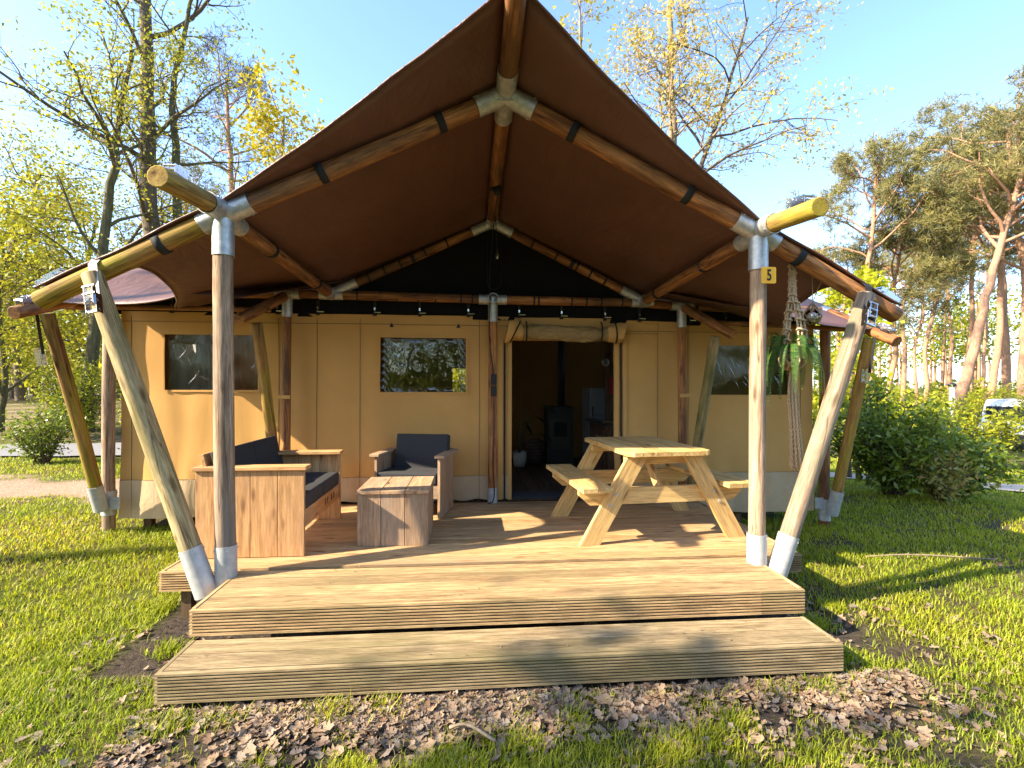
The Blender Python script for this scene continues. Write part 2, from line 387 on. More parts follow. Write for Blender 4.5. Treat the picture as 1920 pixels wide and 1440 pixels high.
M['pane'] = window_plastic('clear_plastic', (.55, .52, .48), .14, .03, (1.1, 1.1, .8), .05, .8)
M['paneline'] = window_plastic('creased_plastic', (.85, .85, .84), .12, .10, (2.2, 2.2, .7), .02, .8)
M['glass'] = window_plastic('jar_glass', (.9, .92, .9), .1, .02, (4, 4, 4), .10)

# ================================================================ ground
def gz(x, y):
    """height of the lawn"""
    z = -.375
    z += .14 * max(0, min(1, (-x - 1.5) / 3.0)) * max(0, min(1, (y - 2.0) / 3.0))   # the left side lies higher
    if x > 6 and y > 6: z -= min(1.45, .085 * max(0, math.hypot(x - 6, y - 6) - 1.0))
    if x < -4 and y > 13.6: z += .42 * min(1, (y - 13.6) / 3.0)
    z += .03 * mnoise.noise(Vector((x * .7, y * .7, 0))) + .012 * mnoise.noise(Vector((x * 2.6, y * 2.6, 5)))
    return z
def axis_lines(dense0, dense1, step, far):
    a = list(np.arange(dense0, dense1 + 1e-6, step)); s = step
    lo, hi = a[0], a[-1]
    while hi < far: s *= 1.28; hi += s; lo -= s; a.append(hi); a.insert(0, lo)
    return a
gx = axis_lines(-9, 9, .16, 420); gy = axis_lines(1.0, 13, .16, 420)
GV = np.array([(x, y, gz(x, y)) for y in gy for x in gx]); nx, ny = len(gx), len(gy)
idx = np.arange(nx * ny).reshape(ny, nx)
GF = np.stack([idx[:-1, :-1], idx[:-1, 1:], idx[1:, 1:], idx[1:, :-1]], -1).reshape(-1, 4)
m, nt, N, Lk, b = newmat('lawn_soil')
tc = N.new('ShaderNodeTexCoord')
n1 = noise_node(N, Lk, tc.outputs['Object'], 1.1, 8, .65, .3); n2 = noise_node(N, Lk, tc.outputs['Object'], 26, 6, .7)
r1 = ramp(N, [(.38, (.10, .13, .018)), (.52, (.13, .125, .03)), (.66, (.155, .105, .058))]); Lk.new(n1.outputs[0], r1.inputs[0])
r2 = ramp(N, [(.3, (.45, .42, .40)), (.7, (1, 1, 1))]); Lk.new(n2.outputs[0], r2.inputs[0])
lawn = mixc(N, Lk, 1.0, r1.outputs[0], r2.outputs[0], 'MULTIPLY')
r3 = ramp(N, [(.35, (.028, .022, .017)), (.65, (.085, .063, .045))]); Lk.new(n2.outputs[0], r3.inputs[0])
sandr = ramp(N, [(.3, (.24, .16, .10)), (.7, (.42, .30, .21))]); Lk.new(n2.outputs[0], sandr.inputs[0])
at = N.new('ShaderNodeVertexColor'); at.layer_name = 'tint'
sp = N.new('ShaderNodeSeparateColor'); Lk.new(at.outputs[0], sp.inputs[0])
c1 = mixc(N, Lk, sp.outputs[0], lawn, r3.outputs[0]); c2 = mixc(N, Lk, sp.outputs[1], c1, sandr.outputs[0])
Lk.new(c2, b.inputs['Base Color']); b.inputs['Roughness'].default_value = .95; b.inputs['Specular IOR Level'].default_value = .15
bp = N.new('ShaderNodeBump'); bp.inputs['Strength'].default_value = .9; bp.inputs['Distance'].default_value = .03; Lk.new(n2.outputs[0], bp.inputs['Height']); Lk.new(bp.outputs[0], b.inputs['Normal'])
M['soil'] = m
def sstep(a, b, x):
    t = max(0., min(1., (x - a) / (b - a))); return t * t * (3 - 2 * t)
def bare(x, y):
    """(dark leafy soil, sandy dirt): where the lawn is worn"""
    nn = mnoise.noise(Vector((x * 1.7, y * 1.7, 3))) + .5 * mnoise.noise(Vector((x * 4.5, y * 4.5, 9)))
    soil = sstep(2.78, 2.55, y + .10 * nn) * sstep(-2.1, -1.5, x + .3 * nn) * sstep(3.1, 2.2, x + .35 * nn)
    soil *= .35 + .65 * sstep(-.35, .25, nn + (y - 2.25) * 1.3 + .05)
    soil = max(soil, sstep(.28, .7, nn) * .62 * (1 if y < 7 else .4))
    soil = max(soil, sstep(.5, .1, abs(x - 2.62 - .25 * (3.4 - y)) + .25 * nn) * sstep(2.6, 2.9, y) * sstep(4.2, 3.6, y) * .9)
    if -2.2 < x < 2.6 and y > 3.0 and y < 5.8: soil = 1
    if -1.6 < x < 2.2 and y > 2.66: soil = 1
    if x < -3.7:
        sand = sstep(.55, .0, abs(y - 7.9 + .18 * (x + 6)) - .35 + .4 * nn) * sstep(-4.1, -4.6, x)
    else: sand = 0
    if y > 14 and x < -4: sand = max(sand, sstep(-.3, .4, nn) * .75)
    return soil, sand
GC = np.array([(*bare(x, y), 0) for y in gy for x in gx])
ground = link('ground', npmesh('ground', GV, GF, True, GC), M['soil']); tag(ground, kind='structure')

# road beyond the lawn on the left, gravel path on the right
def strip(name, pts, w, mat, lift):
    vv = []; ff = []
    P = smooth_curve(pts, 60)
    for i, p in enumerate(P):
        t = (P[min(i + 1, 59)] - P[max(i - 1, 0)]).normalized(); nrm = Vector((-t.y, t.x, 0))
        for k in range(7):
            q = p + nrm * w * (k / 6 - .5) ; vv.append((q.x, q.y, max(gz(q.x, q.y), -3) + lift + .012))
    for i in range(59):
        for k in range(6):
            a = i * 7 + k; ff.append((a, a + 1, a + 8, a + 7))
    return tag(link(name, pymesh(name, vv, ff, True), mat), kind='structure')
strip('road', [(-60, 9.2, 0), (-30, 11.2, 0), (-16, 12.0, 0), (-9, 12.3, 0), (-5, 12.6, 0), (2, 13.4, 0), (8, 15, 0)], 2.3, M['asphalt'], .03)
strip('gravel_path', [(5.2, 14.5, 0), (7.3, 11.2, 0), (9.2, 9.9, 0), (14, 9.0, 0), (30, 8.4, 0)], 1.5, M['gravel'], .03)

# ================================================================ deck and step
_groovecache = {}
def grooved(name, L, H, T, n, mat, c, parent, q=None, depth=.006, gw=.35):
    """board along local X, ribbed face towards local -Y, height along local Z"""
    key = (round(L, 3), round(H, 3), round(T, 3), n, mat.name)
    if key not in _groovecache:
        prof = [(T / 2, -H / 2)]; pitch = H / n
        y0, y1 = -T / 2, -T / 2 + depth
        z = -H / 2; prof.append((y0, z))
        for i in range(n):
            a = -H / 2 + (i + 1) * pitch
            if i == n - 1: break
            prof += [(y0, a - pitch * gw / 2 - .0008), (y1, a - pitch * gw / 2 + .0008), (y1, a + pitch * gw / 2 - .0008), (y0, a + pitch * gw / 2 + .0008)]
        prof += [(y0, H / 2), (T / 2, H / 2)]
        k = len(prof)
        vv = [(-L / 2, y, z) for y, z in prof] + [(L / 2, y, z) for y, z in prof]
        ff = [(i, (i + 1) % k, (i + 1) % k + k, i + k) for i in range(k)]
        ff += [tuple(range(k - 1, -1, -1)), tuple(range(k, 2 * k))]
        me = pymesh(name, vv, ff); me.materials.append(mat); _groovecache[key] = me
    return link(name, _groovecache[key], None, parent, Vector(c), q)
QTOP = Quaternion((1, 0, 0), R_(-90))            # ribbed face up
QDOWNX = Quaternion((0, 0, 1), R_(90))
deck = empty('wooden_deck', (.2, 4.6, -.36), 'large weathered plank terrace deck in front of the tan tent', 'deck')
MX0, MX1, MY0, MY1 = -2.215, 2.63, 3.70, 5.62
EX0, EX1, EY0 = -1.665, 2.20, 3.06
pw = .1445
y = MY0 + .034; k = 0
while y < MY1 - .02:                              # main terrace, boards run across
    jx = rng.uniform(-.004, .004)
    plank('deck_plank', M['deck'], (MX1 - MX0 - .06, pw - .005, .026), ((MX0 + MX1) / 2 + jx, y + pw / 2, -.013 + rng.uniform(-.0015, .0015)), deck, .003)
    y += pw
y = EY0 + .03
ws = [pw] * 4
for w in ws:                                      # entrance boards, ribbed
    if y + w > MY0 + .034: w = MY0 + .034 - y
    grooved('deck_plank', EX1 - EX0 - .06, w - .007, .026, 11, M['entry'], ((EX0 + EX1) / 2, y + w / 2, -.013 + rng.uniform(-.0015, .0015)), deck, QTOP, .005, .34)
    y += w
for xa, xb in ((EX0 + .002, 1.90), (1.903, EX1 - .002)): grooved('fascia_board', xb - xa, .152, .028, 8, M['entry'], ((xa + xb) / 2, EY0 + .014, -.078), deck, None, .018, .46)
# shorter fascia ends of the wider terrace behind
grooved('fascia_board', EX0 - MX0, .14, .026, 8, M['entry'], ((EX0 + MX0) / 2 - .002, MY0 + .013, -.072), deck, None, .018, .46)
grooved('fascia_board', MX1 - EX1, .14, .026, 8, M['entry'], ((EX1 + MX1) / 2 + .002, MY0 + .013, -.072), deck, None, .018, .46)
for x, y0, y1 in ((EX0 + .014, EY0 + .031, MY0 - .002), (EX1 - .014, EY0 + .031, MY0 - .002), (MX0 + .014, MY0 + .03, MY1), (MX1 - .014, MY0 + .03, MY1)):
    plank('edge_board', M['entry'], (y1 - y0, .026, .15), (x, (y0 + y1) / 2, -.072), deck, .003, QY)
for x in np.linspace(EX0 + .25, EX1 - .25, 5):
    plank('joist', M['joist'], (2.3, .045, .11), (x, 4.4, -.085), deck, 0, QY)
for x, yy in ((MX0 + .16, 3.78), (MX1 - .16, 3.78), (-1.2, 3.2), (-.2, 3.2), (.8, 3.2), (1.9, 3.2), (MX0 + .16, 5.3), (MX1 - .16, 5.3)):
    plank('support_post', M['joist'], (.26, .07, .07), (x, yy, -.28), deck, 0, QZ)
step = empty('wooden_step', (.26, 2.9, -.36), 'low mossy ribbed plank step in front of the terrace deck', 'step')
SX0, SX1, SY0 = -1.645, 2.185, 2.705
y = SY0 + .03
for i in range(2):
    grooved('step_plank', SX1 - SX0 - .06, .149, .026, 11, M['step'], ((SX0 + SX1) / 2, y + .078, -.183 - .001 * i), step, QTOP, .005, .34); y += .158
grooved('fascia_board', SX1 - SX0 - .004, .155, .028, 9, M['step'], ((SX0 + SX1) / 2, SY0 + .014, -.25), step, None, .018, .46)
for x in (SX0 + .014, SX1 - .014):
    plank('edge_board', M['step'], (.315, .026, .15), (x, SY0 + .19, -.246), step, .003, QY)
for x in (-1.3, -.3, .8, 1.9):
    plank('support_block', M['joist'], (.17, .06, .06), (x, 3.0, -.29), step, 0, QZ)

# ================================================================ safari tent
XC = .245; YW = 5.65
tent = empty('safari_tent', (XC, 5.6, -.3), 'large tan canvas safari tent with a brown canopy on wooden poles', 'tent')
def P_(name, a, b, r, mat=None, **kw): return pole(name, a, b, r, mat or M['pole'], tent, **kw)
def cut(a, b, t0, t1):
    a, b = Vector(a), Vector(b); d = (b - a).normalized(); return a + d * t0, (a + d * t1)
JL, JR = Vector((-1.735, 3.6, 2.53)), Vector((2.20, 3.6, 2.515)); RG = Vector((.249, 3.6, 3.476)); RB = Vector((.242, YW, 3.204))
# porch posts
PLB, PRB = Vector((-1.70, 3.585, -.06)), Vector((2.165, 3.555, -.06))
P_('porch_post', PLB, JL - Vector((0, 0, .05)), .066, M['post'], taper=.95, bow=.006)
P_('porch_post', PRB, JR - Vector((0, 0, .05)), .060, M['post'], taper=.97, bow=.004)
for B, J in ((PLB, JL), (PRB, JR)):
    d = (J - B).normalized()
    sleeve(B, B + d * .28, .071, M['zinc'], tent)
    sleeve(J - d * .29, J + d * .03, .071, M['steel'], tent)
# struts leaning outwards
SL0, SL1 = Vector((-1.80, 3.53, -.10)), Vector((-2.545, 3.53, 2.09))
SR0, SR1 = Vector((2.275, 3.50, -.10)), Vector((3.02, 3.52, 2.05))
P_('brace_pole', SL0, SL1, .068, M['strut'], taper=.93, bow=.005); P_('brace_pole', SR0, SR1, .066, M['greystrut'], taper=.95, bow=.006)
for a, b2 in ((SL0, SL1), (SR0, SR1)):
    p, q = cut(a, b2, 0, .34); sleeve(p, q, .0725, M['zinc'], tent)
# outriggers continuing the rafters
OL, OR = Vector((-2.93, 3.6, 1.905)), Vector((3.34, 3.6, 1.895))
P_('outrigger_pole', JL, OL, .068, M['moss'], bow=.004); P_('outrigger_pole', JR, OR, .066, M['pole'], bow=.004)
for J, O in ((JL, OL), (JR, OR)):
    p, q = cut(J, O, -.02, .16); sleeve(p, q, .074, M['steel'], tent)
# rafters
P_('rafter', JL, RG, .066); P_('rafter', JR, RG, .066)
for J in (JL, JR):
    p, q = cut(J, RG, -.02, .21); sleeve(p, q, .073, M['steel'], tent)
    p, q = cut(RG, J, -.03, .24); sleeve(p, q, .073, M['steel'], tent)
# ridge: back part and raised front part
P_('ridge_pole', RB, RG, .062); RF = Vector((.252, 2.72, 3.60)); P_('ridge_pole', RG, RF, .066)
p, q = cut(RG, RF, -.02, .24); sleeve(p, q, .073, M['steel'], tent); p, q = cut(RG, RB, -.02, .26); sleeve(p, q, .070, M['steel'], tent); p, q = cut(RB, RG, -.02, .16); sleeve(p, q, .07, M['steel'], tent)
# gusset plate under the ridge joint
g = Geo(); g.add([(XC - .06, 3.53, 3.40), (XC + .06, 3.53, 3.40), (XC, 3.53, 3.47), (XC - .06, 3.545, 3.40), (XC + .06, 3.545, 3.40), (XC, 3.545, 3.47)], [(0, 1, 2), (5, 4, 3), (0, 3, 4, 1), (1, 4, 5, 2), (2, 5, 3, 0)]); g.build('gusset_plate', M['steel'], tent)
# purlins from the porch to the wall beam, sticking out to the front
BL, BR = Vector((-1.556, YW, 2.345)), Vector((2.01, YW, 2.315))
FL, FR = Vector((-1.76, 2.92, 2.515)), Vector((2.215, 2.95, 2.485))
P_('purlin', JL, BL, .058); P_('purlin', JR, BR, .058)
P_('purlin', JL + Vector((0, 0, .035)), FL, .066, M['lichen'], bow=.003); P_('purlin', JR + Vector((0, 0, .035)), FR, .066, M['lichen'], bow=.003)
for J, B, F_ in ((JL, BL, FL), (JR, BR, FR)):
    p, q = cut(J, B, 0, .22); sleeve(p, q, .066, M['steel'], tent); p, q = cut(B, J, 0, .15); sleeve(p, q, .064, M['steel'], tent)
    p, q = cut(J + Vector((0, 0, .03)), F_, 0, .20); sleeve(p, q, .074, M['steel'], tent)
# wall frame
mid_top = Vector((.25, YW, 2.32)); WL, WR = Vector((-2.03, YW, 2.345)), Vector((2.49, YW, 2.285)); CL, CR = Vector((-3.89, 5.66, 2.33)), Vector((4.30, 5.66, 2.25))
for a, b2 in ((CL, WL), (WL, BL), (BL, mid_top), (mid_top, BR), (BR, WR), (WR, CR)): P_('cross_beam', a, b2, .052)
for c, w in ((BL, .13), (BR, .13), (mid_top, .16), (WL, .13), (WR, .13)):
    sleeve(c - Vector((w, 0, 0)), c + Vector((w, 0, 0)), .057, M['steel'], tent, False)
for c, rr in ((WL, .050), (WR, .050), (mid_top, .052)):
    base = Vector((c.x, 5.60, -.02)); top = c + Vector((0, -.02, 0))
    P_('wall_post', base, top, .05, M['pole'], bow=.006)
    sleeve(top - Vector((0, 0, .26)), top - Vector((0, 0, -.02)), .056, M['steel'], tent, False)
    sleeve(base, base + Vector((0, 0, .19)), .056, M['zinc'], tent, False)
sleeve(mid_top + Vector((0, -.13, 0)), mid_top, .056, M['steel'], tent, False)
# back gable rafters
RBL, RBR = Vector((-1.50, YW, 2.385)), Vector((1.98, YW, 2.355))
P_('gable_rafter', RB, RBL, .05); P_('gable_rafter', RB, RBR, .05)
for E_ in (RBL, RBR):
    p, q = cut(RB, E_, 0, .26); sleeve(p, q, .056, M['steel'], tent); p, q = cut(E_, RB, -.02, .24); sleeve(p, q, .056, M['steel'], tent)
# outriggers of the main roof and their forward struts
def trestle(J, tip, strut_top, strut_base, rm, sm, r=.055):
    P_('outrigger_pole', J, tip, r, rm, bow=.003); P_('brace_pole', strut_base, strut_top, r, sm, bow=.012)
    p, q = cut(J, tip, -.02, .1); sleeve(p, q, r + .006, M['steel'], tent, False)
trestle(WL, (-2.20, 4.87, 1.955), (-2.10, 5.02, 1.94), (-2.06, 5.52, -.02), M['pole'], M['moss'])
trestle(WR, (2.74, 4.93, 1.87), (2.62, 5.08, 1.87), (2.53, 5.52, -.02), M['pole'], M['strut'])
trestle(CL, (-3.95, 4.60, 1.955), (-3.96, 4.95, 2.0), (-3.92, 5.56, .06), M['pole'], M['moss'], .06)
trestle(CR, (4.37, 4.70, 1.795), (4.34, 5.02, 1.86), (4.33, 5.54, -.16), M['pole'], M['moss'], .06)
for x, y0, zb, zt, m_ in ((-3.915, 5.68, -.24, 2.30, M['post']), (4.31, 5.66, -.46, 2.22, M['pole'])):
    P_('corner_post', (x, y0, zb), (x + .01, y0, zt), .062, m_, bow=.01)
    sleeve((x, y0, zb - .05), (x, y0, zb + .10), .056, M['steel'], tent, False)
    sleeve((x, y0, zb + .16), (x, y0, zb + .42), .070, M['zinc'], tent)
for a, b2 in (((-3.915, 5.57, .0), (-3.925, 5.49, .27)), ((4.325, 5.55, -.20), (4.335, 5.47, .10))): sleeve(a, b2, .068, M['zinc'], tent)
for x, z in ((-3.80, .06), (4.20, -.08)):
    g = Geo(); g.box((x, 5.60, z), (.10, .012, .13)); g.tube([(x + .02, 5.60, z + .02), (x + .02, 5.585, z + .02)], .012, 8); g.build('corner_plate', M['zinc'], tent)
# thin eave rails in front of the wall
P_('eave_rail', (-4.0, 5.22, 2.10), (-2.05, 5.22, 2.10), .026, M['pole'], bow=.01)
P_('eave_rail', (2.55, 5.25, 2.04), (4.42, 5.25, 1.97), .026, M['pole'], bow=.01)
# far end of the tent: two outrigger tips showing behind the roof on the right
P_('outrigger_pole', (4.3, 9.2, 2.25), (5.75, 8.9, 2.22), .06, M['moss'])

# ---- black straps round the poles
def bands_on(a, b2, ts, r, w=.055):
    a, b2 = Vector(a), Vector(b2)
    for t in ts: band(a.lerp(b2, t), b2 - a, r, w, M['black'], tent)
bands_on(JL, RG, (.34, .76), .073); bands_on(JR, RG, (.29, .74), .073)
bands_on(JL, OL, (.34,), .074); bands_on(JR, OR, (.28,), .072)
bands_on(JL, BL, (.33, .78), .064, .045); bands_on(JR, BR, (.36, .80), .064, .045)
bands_on(RB, RBL, (.30, .44, .60, .70, .80, .93), .054, .02); bands_on(RB, RBR, (.27, .43, .57, .66, .76), .054, .02)
bands_on(RB, RBL, (.52,), .056, .045); bands_on(RB, RBR, (.535,), .056, .045)
bands_on(BL, mid_top, (.16, .30, .40, .53, .64, .80, .87), .056, .018); bands_on(mid_top, BR, (.27, .30, .52, .62, .72, .86), .056, .018)
bands_on(CL, WL, (.55, .94), .056, .03); bands_on(WR, CR, (.1, .45), .056, .03)
# motion sensor lamp tied under the ridge pole
g = Geo(); c = RB.lerp(RG, .42) + Vector((.01, 0, -.075)); g.lathe(c, [(0, -.045), (.035, -.04), (.045, -.01), (.045, .02), (.03, .04), (0, .045)], 12); g.box(c + Vector((-.05, 0, .01)), (.05, .03, .02)); g.build('strap_knot', M['black'], tent, True)

# ---- ratchet buckles
def ratchet(c, along, up, s=1.0, name='ratchet_buckle'):
    c = Vector(c); ax = Vector(along).normalized(); u = Vector(up).normalized(); w = ax.cross(u).normalized(); u = w.cross(ax)
    Mx = Matrix((ax, w, u)).transposed(); g = Geo()
    for sgn in (-1, 1):
        g.box(c + Mx @ Vector((0, sgn * .032 * s, .022 * s)), (.13 * s, .005, .05 * s), Mx)
        g.box(c + Mx @ Vector((-.05 * s, sgn * .026 * s, .045 * s)), (.12 * s, .005, .03 * s), Mx)
    for xx, zz in ((-.11, .05), (-.06, .05), (-.02, .03), (.04, .02), (.06, .035)):
        g.tube([c + Mx @ Vector((xx * s, -.036 * s, zz * s)), c + Mx @ Vector((xx * s, .036 * s, zz * s))], .008 * s, 8)
    return g.build(name, M['chrome'], tent, False, origin=c)
def strap(pts, w, wdir, name='ratchet_strap', mat=None):
    vv = []; ff = []; wd = Vector(wdir).normalized() * w / 2
    for p in pts:
        p = Vector(p); vv += [p - wd, p + wd]
    for i in range(len(pts) - 1): ff.append((2 * i, 2 * i + 1, 2 * i + 3, 2 * i + 2))
    o = link(name, pymesh(name, vv, ff), mat or M['black'], tent)
    md = o.modifiers.new('thick', 'SOLIDIFY'); md.thickness = .003; return o
ratchet(FL + Vector((0, .17, .075)), (0, -1, 0), (0, 0, 1)); strap([FL + Vector((0, .2, .085)), FL + Vector((.0, .55, .09))], .05, (1, 0, 0))
ratchet(FR + Vector((0, .17, .075)), (0, -1, 0), (0, 0, 1)); strap([FR + Vector((0, .2, .085)), FR + Vector((-.0, .55, .09))], .05, (1, 0, 0))
for O, J, s in ((OL, JL, -1), (OR, JR, 1)):
    d = (O - J).normalized(); u = Vector((-d.z * s, 0, d.x * s)) if False else Vector((0, 1, 0)).cross(d) * 1.0
    if u.z < 0: u = -u
    ratchet(O - d * .12 + u * .07, d, u); strap([O - d * .16 + u * .078, O - d * .42 + u * .078], .05, (0, 1, 0))
for tip, J in (((-3.95, 4.60, 1.955), CL), ((4.37, 4.70, 1.795), CR)):
    tip = Vector(tip); d = (tip - J).normalized(); ratchet(tip - d * .12 + Vector((0, 0, .065)), d, (0, 0, 1)); strap([tip - d * .14 + Vector((0, 0, .072)), tip - d * .4 + Vector((0, 0, .075))], .05, (1, 0, 0))
# straps that hold the outriggers down to the braces
for top, low, mt, sg in ((Vector((-2.53, 3.515, 2.15)), Vector((-2.455, 3.445, 1.86)), M['zinc'], -1), (Vector((3.03, 3.51, 2.10)), Vector((2.945, 3.435, 1.84)), M['black'], 1)):
    strap([top + Vector((0, .09, .042)), top + Vector((0, .03, .03)), top, low], .055, (1, 0, -.1 * sg), mat=mt); ratchet(low, low - top, (0, -1, 0), 1.05)
for x in (-3.97, 4.36):
    z = 1.62 if x < 0 else 1.48
    strap([(x - .05, 4.90, z + .42), (x - .05, 4.98, z)], .035, (0, 1, .2)); ratchet((x - .06, 5.0, z - .05), (0, .2, -1), (-1, 0, 0), .9)

# ---- brown canopy (porch) and main roof
def half_roof(sgn, edge, name):
    """porch half: columns ridge -> purlin -> eave, rows front -> back"""
    X = lambda x: XC + sgn * (x - XC) * -1 if False else x
    nt_, ns = 36, 40; vv = []
    E = smooth_curve(edge, ns + 1)
    A0 = JL if sgn < 0 else JR; B0 = BL if sgn < 0 else BR
    for j in range(ns + 1):
        s = j / ns
        Rg = Vector((XC, 2.80 + (7.2 - 2.80) * s, 0)); Rg.z = 3.555 + (3.6 - min(Rg.y, 6.2)) * .133
        Q = Vector((A0.x - .045 * -sgn * -1, 3.52, A0.z + .085)).lerp(Vector((B0.x, 5.8, B0.z + .115)), s)
        for i in range(nt_ + 1):
            t = i / nt_ * 2
            if t <= 1:
                p = Rg.lerp(Q, t)
                if s < .35: p.y += .05 * math.sin(math.pi * t) * (1 - s / .35)
                p.z -= .035 * math.sin(math.pi * t) * math.sin(math.pi * min(1, s * 1.3))
            else:
                u = t - 1; p = Q.lerp(E[j], u)
                if j > 0: p.z += .05 * math.sin(math.pi * u) * s
            p.z += .006 * mnoise.noise(Vector((p.x * 3, p.y * 3, 4))) + (.016 * math.exp(-s * 5) + .005) * mnoise.noise(Vector((p.x * 1.2 + p.y * 2.5, p.y * 5 - p.x * 2.0, 9)))
            vv.append(p)
    w = nt_ + 1
    ff = [(j * w + i, j * w + i + 1, (j + 1) * w + i + 1, (j + 1) * w + i) for j in range(ns) for i in range(nt_)]
    o = link(name, pymesh(name, vv, ff, True), M['brown'], tent)
    md = o.modifiers.new('thick', 'SOLIDIFY'); md.thickness = .006; md.offset = 0
    # hem along the free front edge and the scalloped eave
    hem = [vv[i] for i in range(w)] + [vv[j * w + nt_] for j in range(1, ns + 1)]
    rope('hem', hem, .009, M['brown'], o, 6)
    return o
edgeL = [(-2.92, 3.56, 1.99), (-2.62, 3.64, 2.15), (-2.42, 3.80, 2.20), (-2.41, 4.12, 2.14), (-2.54, 4.48, 2.08), (-2.82, 4.95, 2.085), (-3.05, 5.42, 2.12)]
edgeR = [(3.34, 3.56, 1.975), (3.08, 3.64, 2.11), (2.90, 3.80, 2.15), (2.89, 4.12, 2.06), (3.02, 4.48, 1.99), (3.28, 4.95, 1.99), (3.50, 5.42, 2.03)]
half_roof(-1, edgeL, 'porch_canopy'); half_roof(1, edgeR, 'porch_canopy')
def main_roof():
    eL = [(-4.02, 4.88, 2.12), (-3.6, 4.86, 2.085), (-3.09, 4.76, 2.075), (-2.70, 4.58, 2.09), (-2.45, 4.45, 2.13)]
    eR = [(2.93, 4.45, 2.05), (3.2, 4.58, 2.00), (3.6, 4.76, 1.97), (4.05, 4.90, 1.955), (4.47, 4.98, 1.955)]
    L = smooth_curve(eL, 16); Rr = smooth_curve(eR, 16); mid = []
    for i in range(1, 24):
        x = -2.45 + (2.93 + 2.45) * i / 24; dx = abs(x - XC); yv = 7.3 - dx * .98; mid.append(Vector((x, yv, 2.12 + .44 * (yv - 4.9) + .05)))
    edge = L + mid + Rr; nr = 22; vv = []
    for j in range(nr + 1):
        t = j / nr
        for e in edge:
            rx = XC + (e.x - XC) * .985; p = e.lerp(Vector((rx, 8.5, 3.72 - .14 * (rx + 4) / 8.5)), t); p.z -= .05 * math.sin(math.pi * t) * abs(math.sin((e.x - .2) * .75)); vv.append(p)
    for j in range(1, 9):
        for e in edge:
            vv.append(Vector((XC + (e.x - XC) * .99, 8.5 + j * .45, 3.72 - .14 * (e.x + 4) / 8.5 - j * .2)))
    w = len(edge); ff = [(j * w + i, j * w + i + 1, (j + 1) * w + i + 1, (j + 1) * w + i) for j in range(nr + 8) for i in range(w - 1)]
    o = link('main_roof', pymesh('main_roof', vv, ff, True), M['brown'], tent)
    md = o.modifiers.new('thick', 'SOLIDIFY'); md.thickness = .006; md.offset = 0
    rope('hem', L, .008, M['brown'], o, 6); rope('hem', Rr, .008, M['brown'], o, 6)
main_roof()
# black gable mesh, valance below the beam
def sheet(name, pts_fn, nu, nv, mat, parent=tent, skip=None):
    vv = [pts_fn(i / nu, j / nv) for j in range(nv + 1) for i in range(nu + 1)]; w = nu + 1
    ff = [(j * w + i, j * w + i + 1, (j + 1) * w + i + 1, (j + 1) * w + i) for j in range(nv) for i in range(nu) if not (skip and skip(i, j))]
    return link(name, pymesh(name, vv, ff, True), mat, parent)
def gable(u, v):
    x = -1.62 + 3.74 * u; top = max(2.30, 3.20 - .475 * abs(x - XC)); z = 2.26 + (top - 2.26) * v
    return Vector((x, 5.715 + .014 * mnoise.noise(Vector((x * 2, z * 3, 0))) + .05 * (1 - v) * .3, z))
sheet('gable_mesh', gable, 40, 14, M['mesh'])
def val(u, v):
    x = -3.9 + 8.15 * u; zt = 2.36 - .09 * u; zb = 2.128 - .055 * sstep(.3, 1, u)
    return Vector((x, 5.742 + .008 * mnoise.noise(Vector((x * 4, v * 2, 1))), zb - .02 + (zt - zb + .02) * v))
sheet('valance', val, 120, 3, M['mesh'])
# gable vent flap piping and hanging bulb
rope('vent_piping', [Vector((.19, 5.695, 2.98)), Vector((.19, 5.693, 2.52)), Vector((.205, 5.69, 2.47)), Vector((.27, 5.69, 2.44)), Vector((.335, 5.69, 2.47)), Vector((.35, 5.693, 2.52)), Vector((.35, 5.695, 2.98))], .006, M['black'], tent)
bulb = empty('hanging_bulb', (.285, 5.35, 2.70), 'small clear light bulb hanging on a cord in the dark gable', 'bulb')
rope('cord', [Vector((.262, 5.32, 3.17)), Vector((.285, 5.35, 2.82))], .004, M['black'], bulb)
g = Geo(); g.lathe((.285, 5.35, 2.70), [(0, 0), (.018, .006), (.028, .03), (.022, .055), (.014, .075)], 12); g.build('glass', M['glass'], bulb, True)
g = Geo(); g.lathe((.285, 5.35, 2.775), [(.014, 0), (.015, .02), (.015, .045), (0, .05)], 10); g.build('socket', M['inkblack'], bulb, True)

# ---- tan canvas wall with windows and door opening
WINS = [(-3.37, -2.385, 1.275, 1.89), (-1.03, -.058, 1.255, 1.88), (2.885, 3.90, 1.225, 1.825)]
DOOR = (.475, 1.70, -1, 1.86)
def lines(a, b, step, cuts):
    v = sorted(set([round(a, 4), round(b, 4)] + [round(c, 4) for c in cuts])); out = []
    for p, q in zip(v, v[1:]):
        k = max(1, int(math.ceil((q - p) / step))); out += [p + (q - p) * i / k for i in range(k)]
    return out + [v[-1]]
def wall_y(x, z):
    f = .015 * mnoise.noise(Vector((x * 4.2, z * .35, 2))) + .03 * mnoise.noise(Vector((x * 1.3, z * .5, 7))) + .012 * mnoise.noise(Vector((x * 3.0 + z * 1.4, z * 2.0, 21)))
    low = sstep(.9, 0, z); f += low * (.045 * mnoise.noise(Vector((x * 5.5, z * 1.2, 12))) + .015 * math.sin(x * 9 + 2 * mnoise.noise(Vector((x, z, 0)))))
    return 5.735 - f - .03 * low
def wall_zb(x):
    if -2.1 < x < 2.52: return .008 + .018 * mnoise.noise(Vector((x * 6, 0, 0)))
    return (-.135 if x < 0 else -.20) + .006 * mnoise.noise(Vector((x * 4, 0, 0)))
def wall_zt(x): return 2.14 - .06 * sstep(0, 4.2, x)
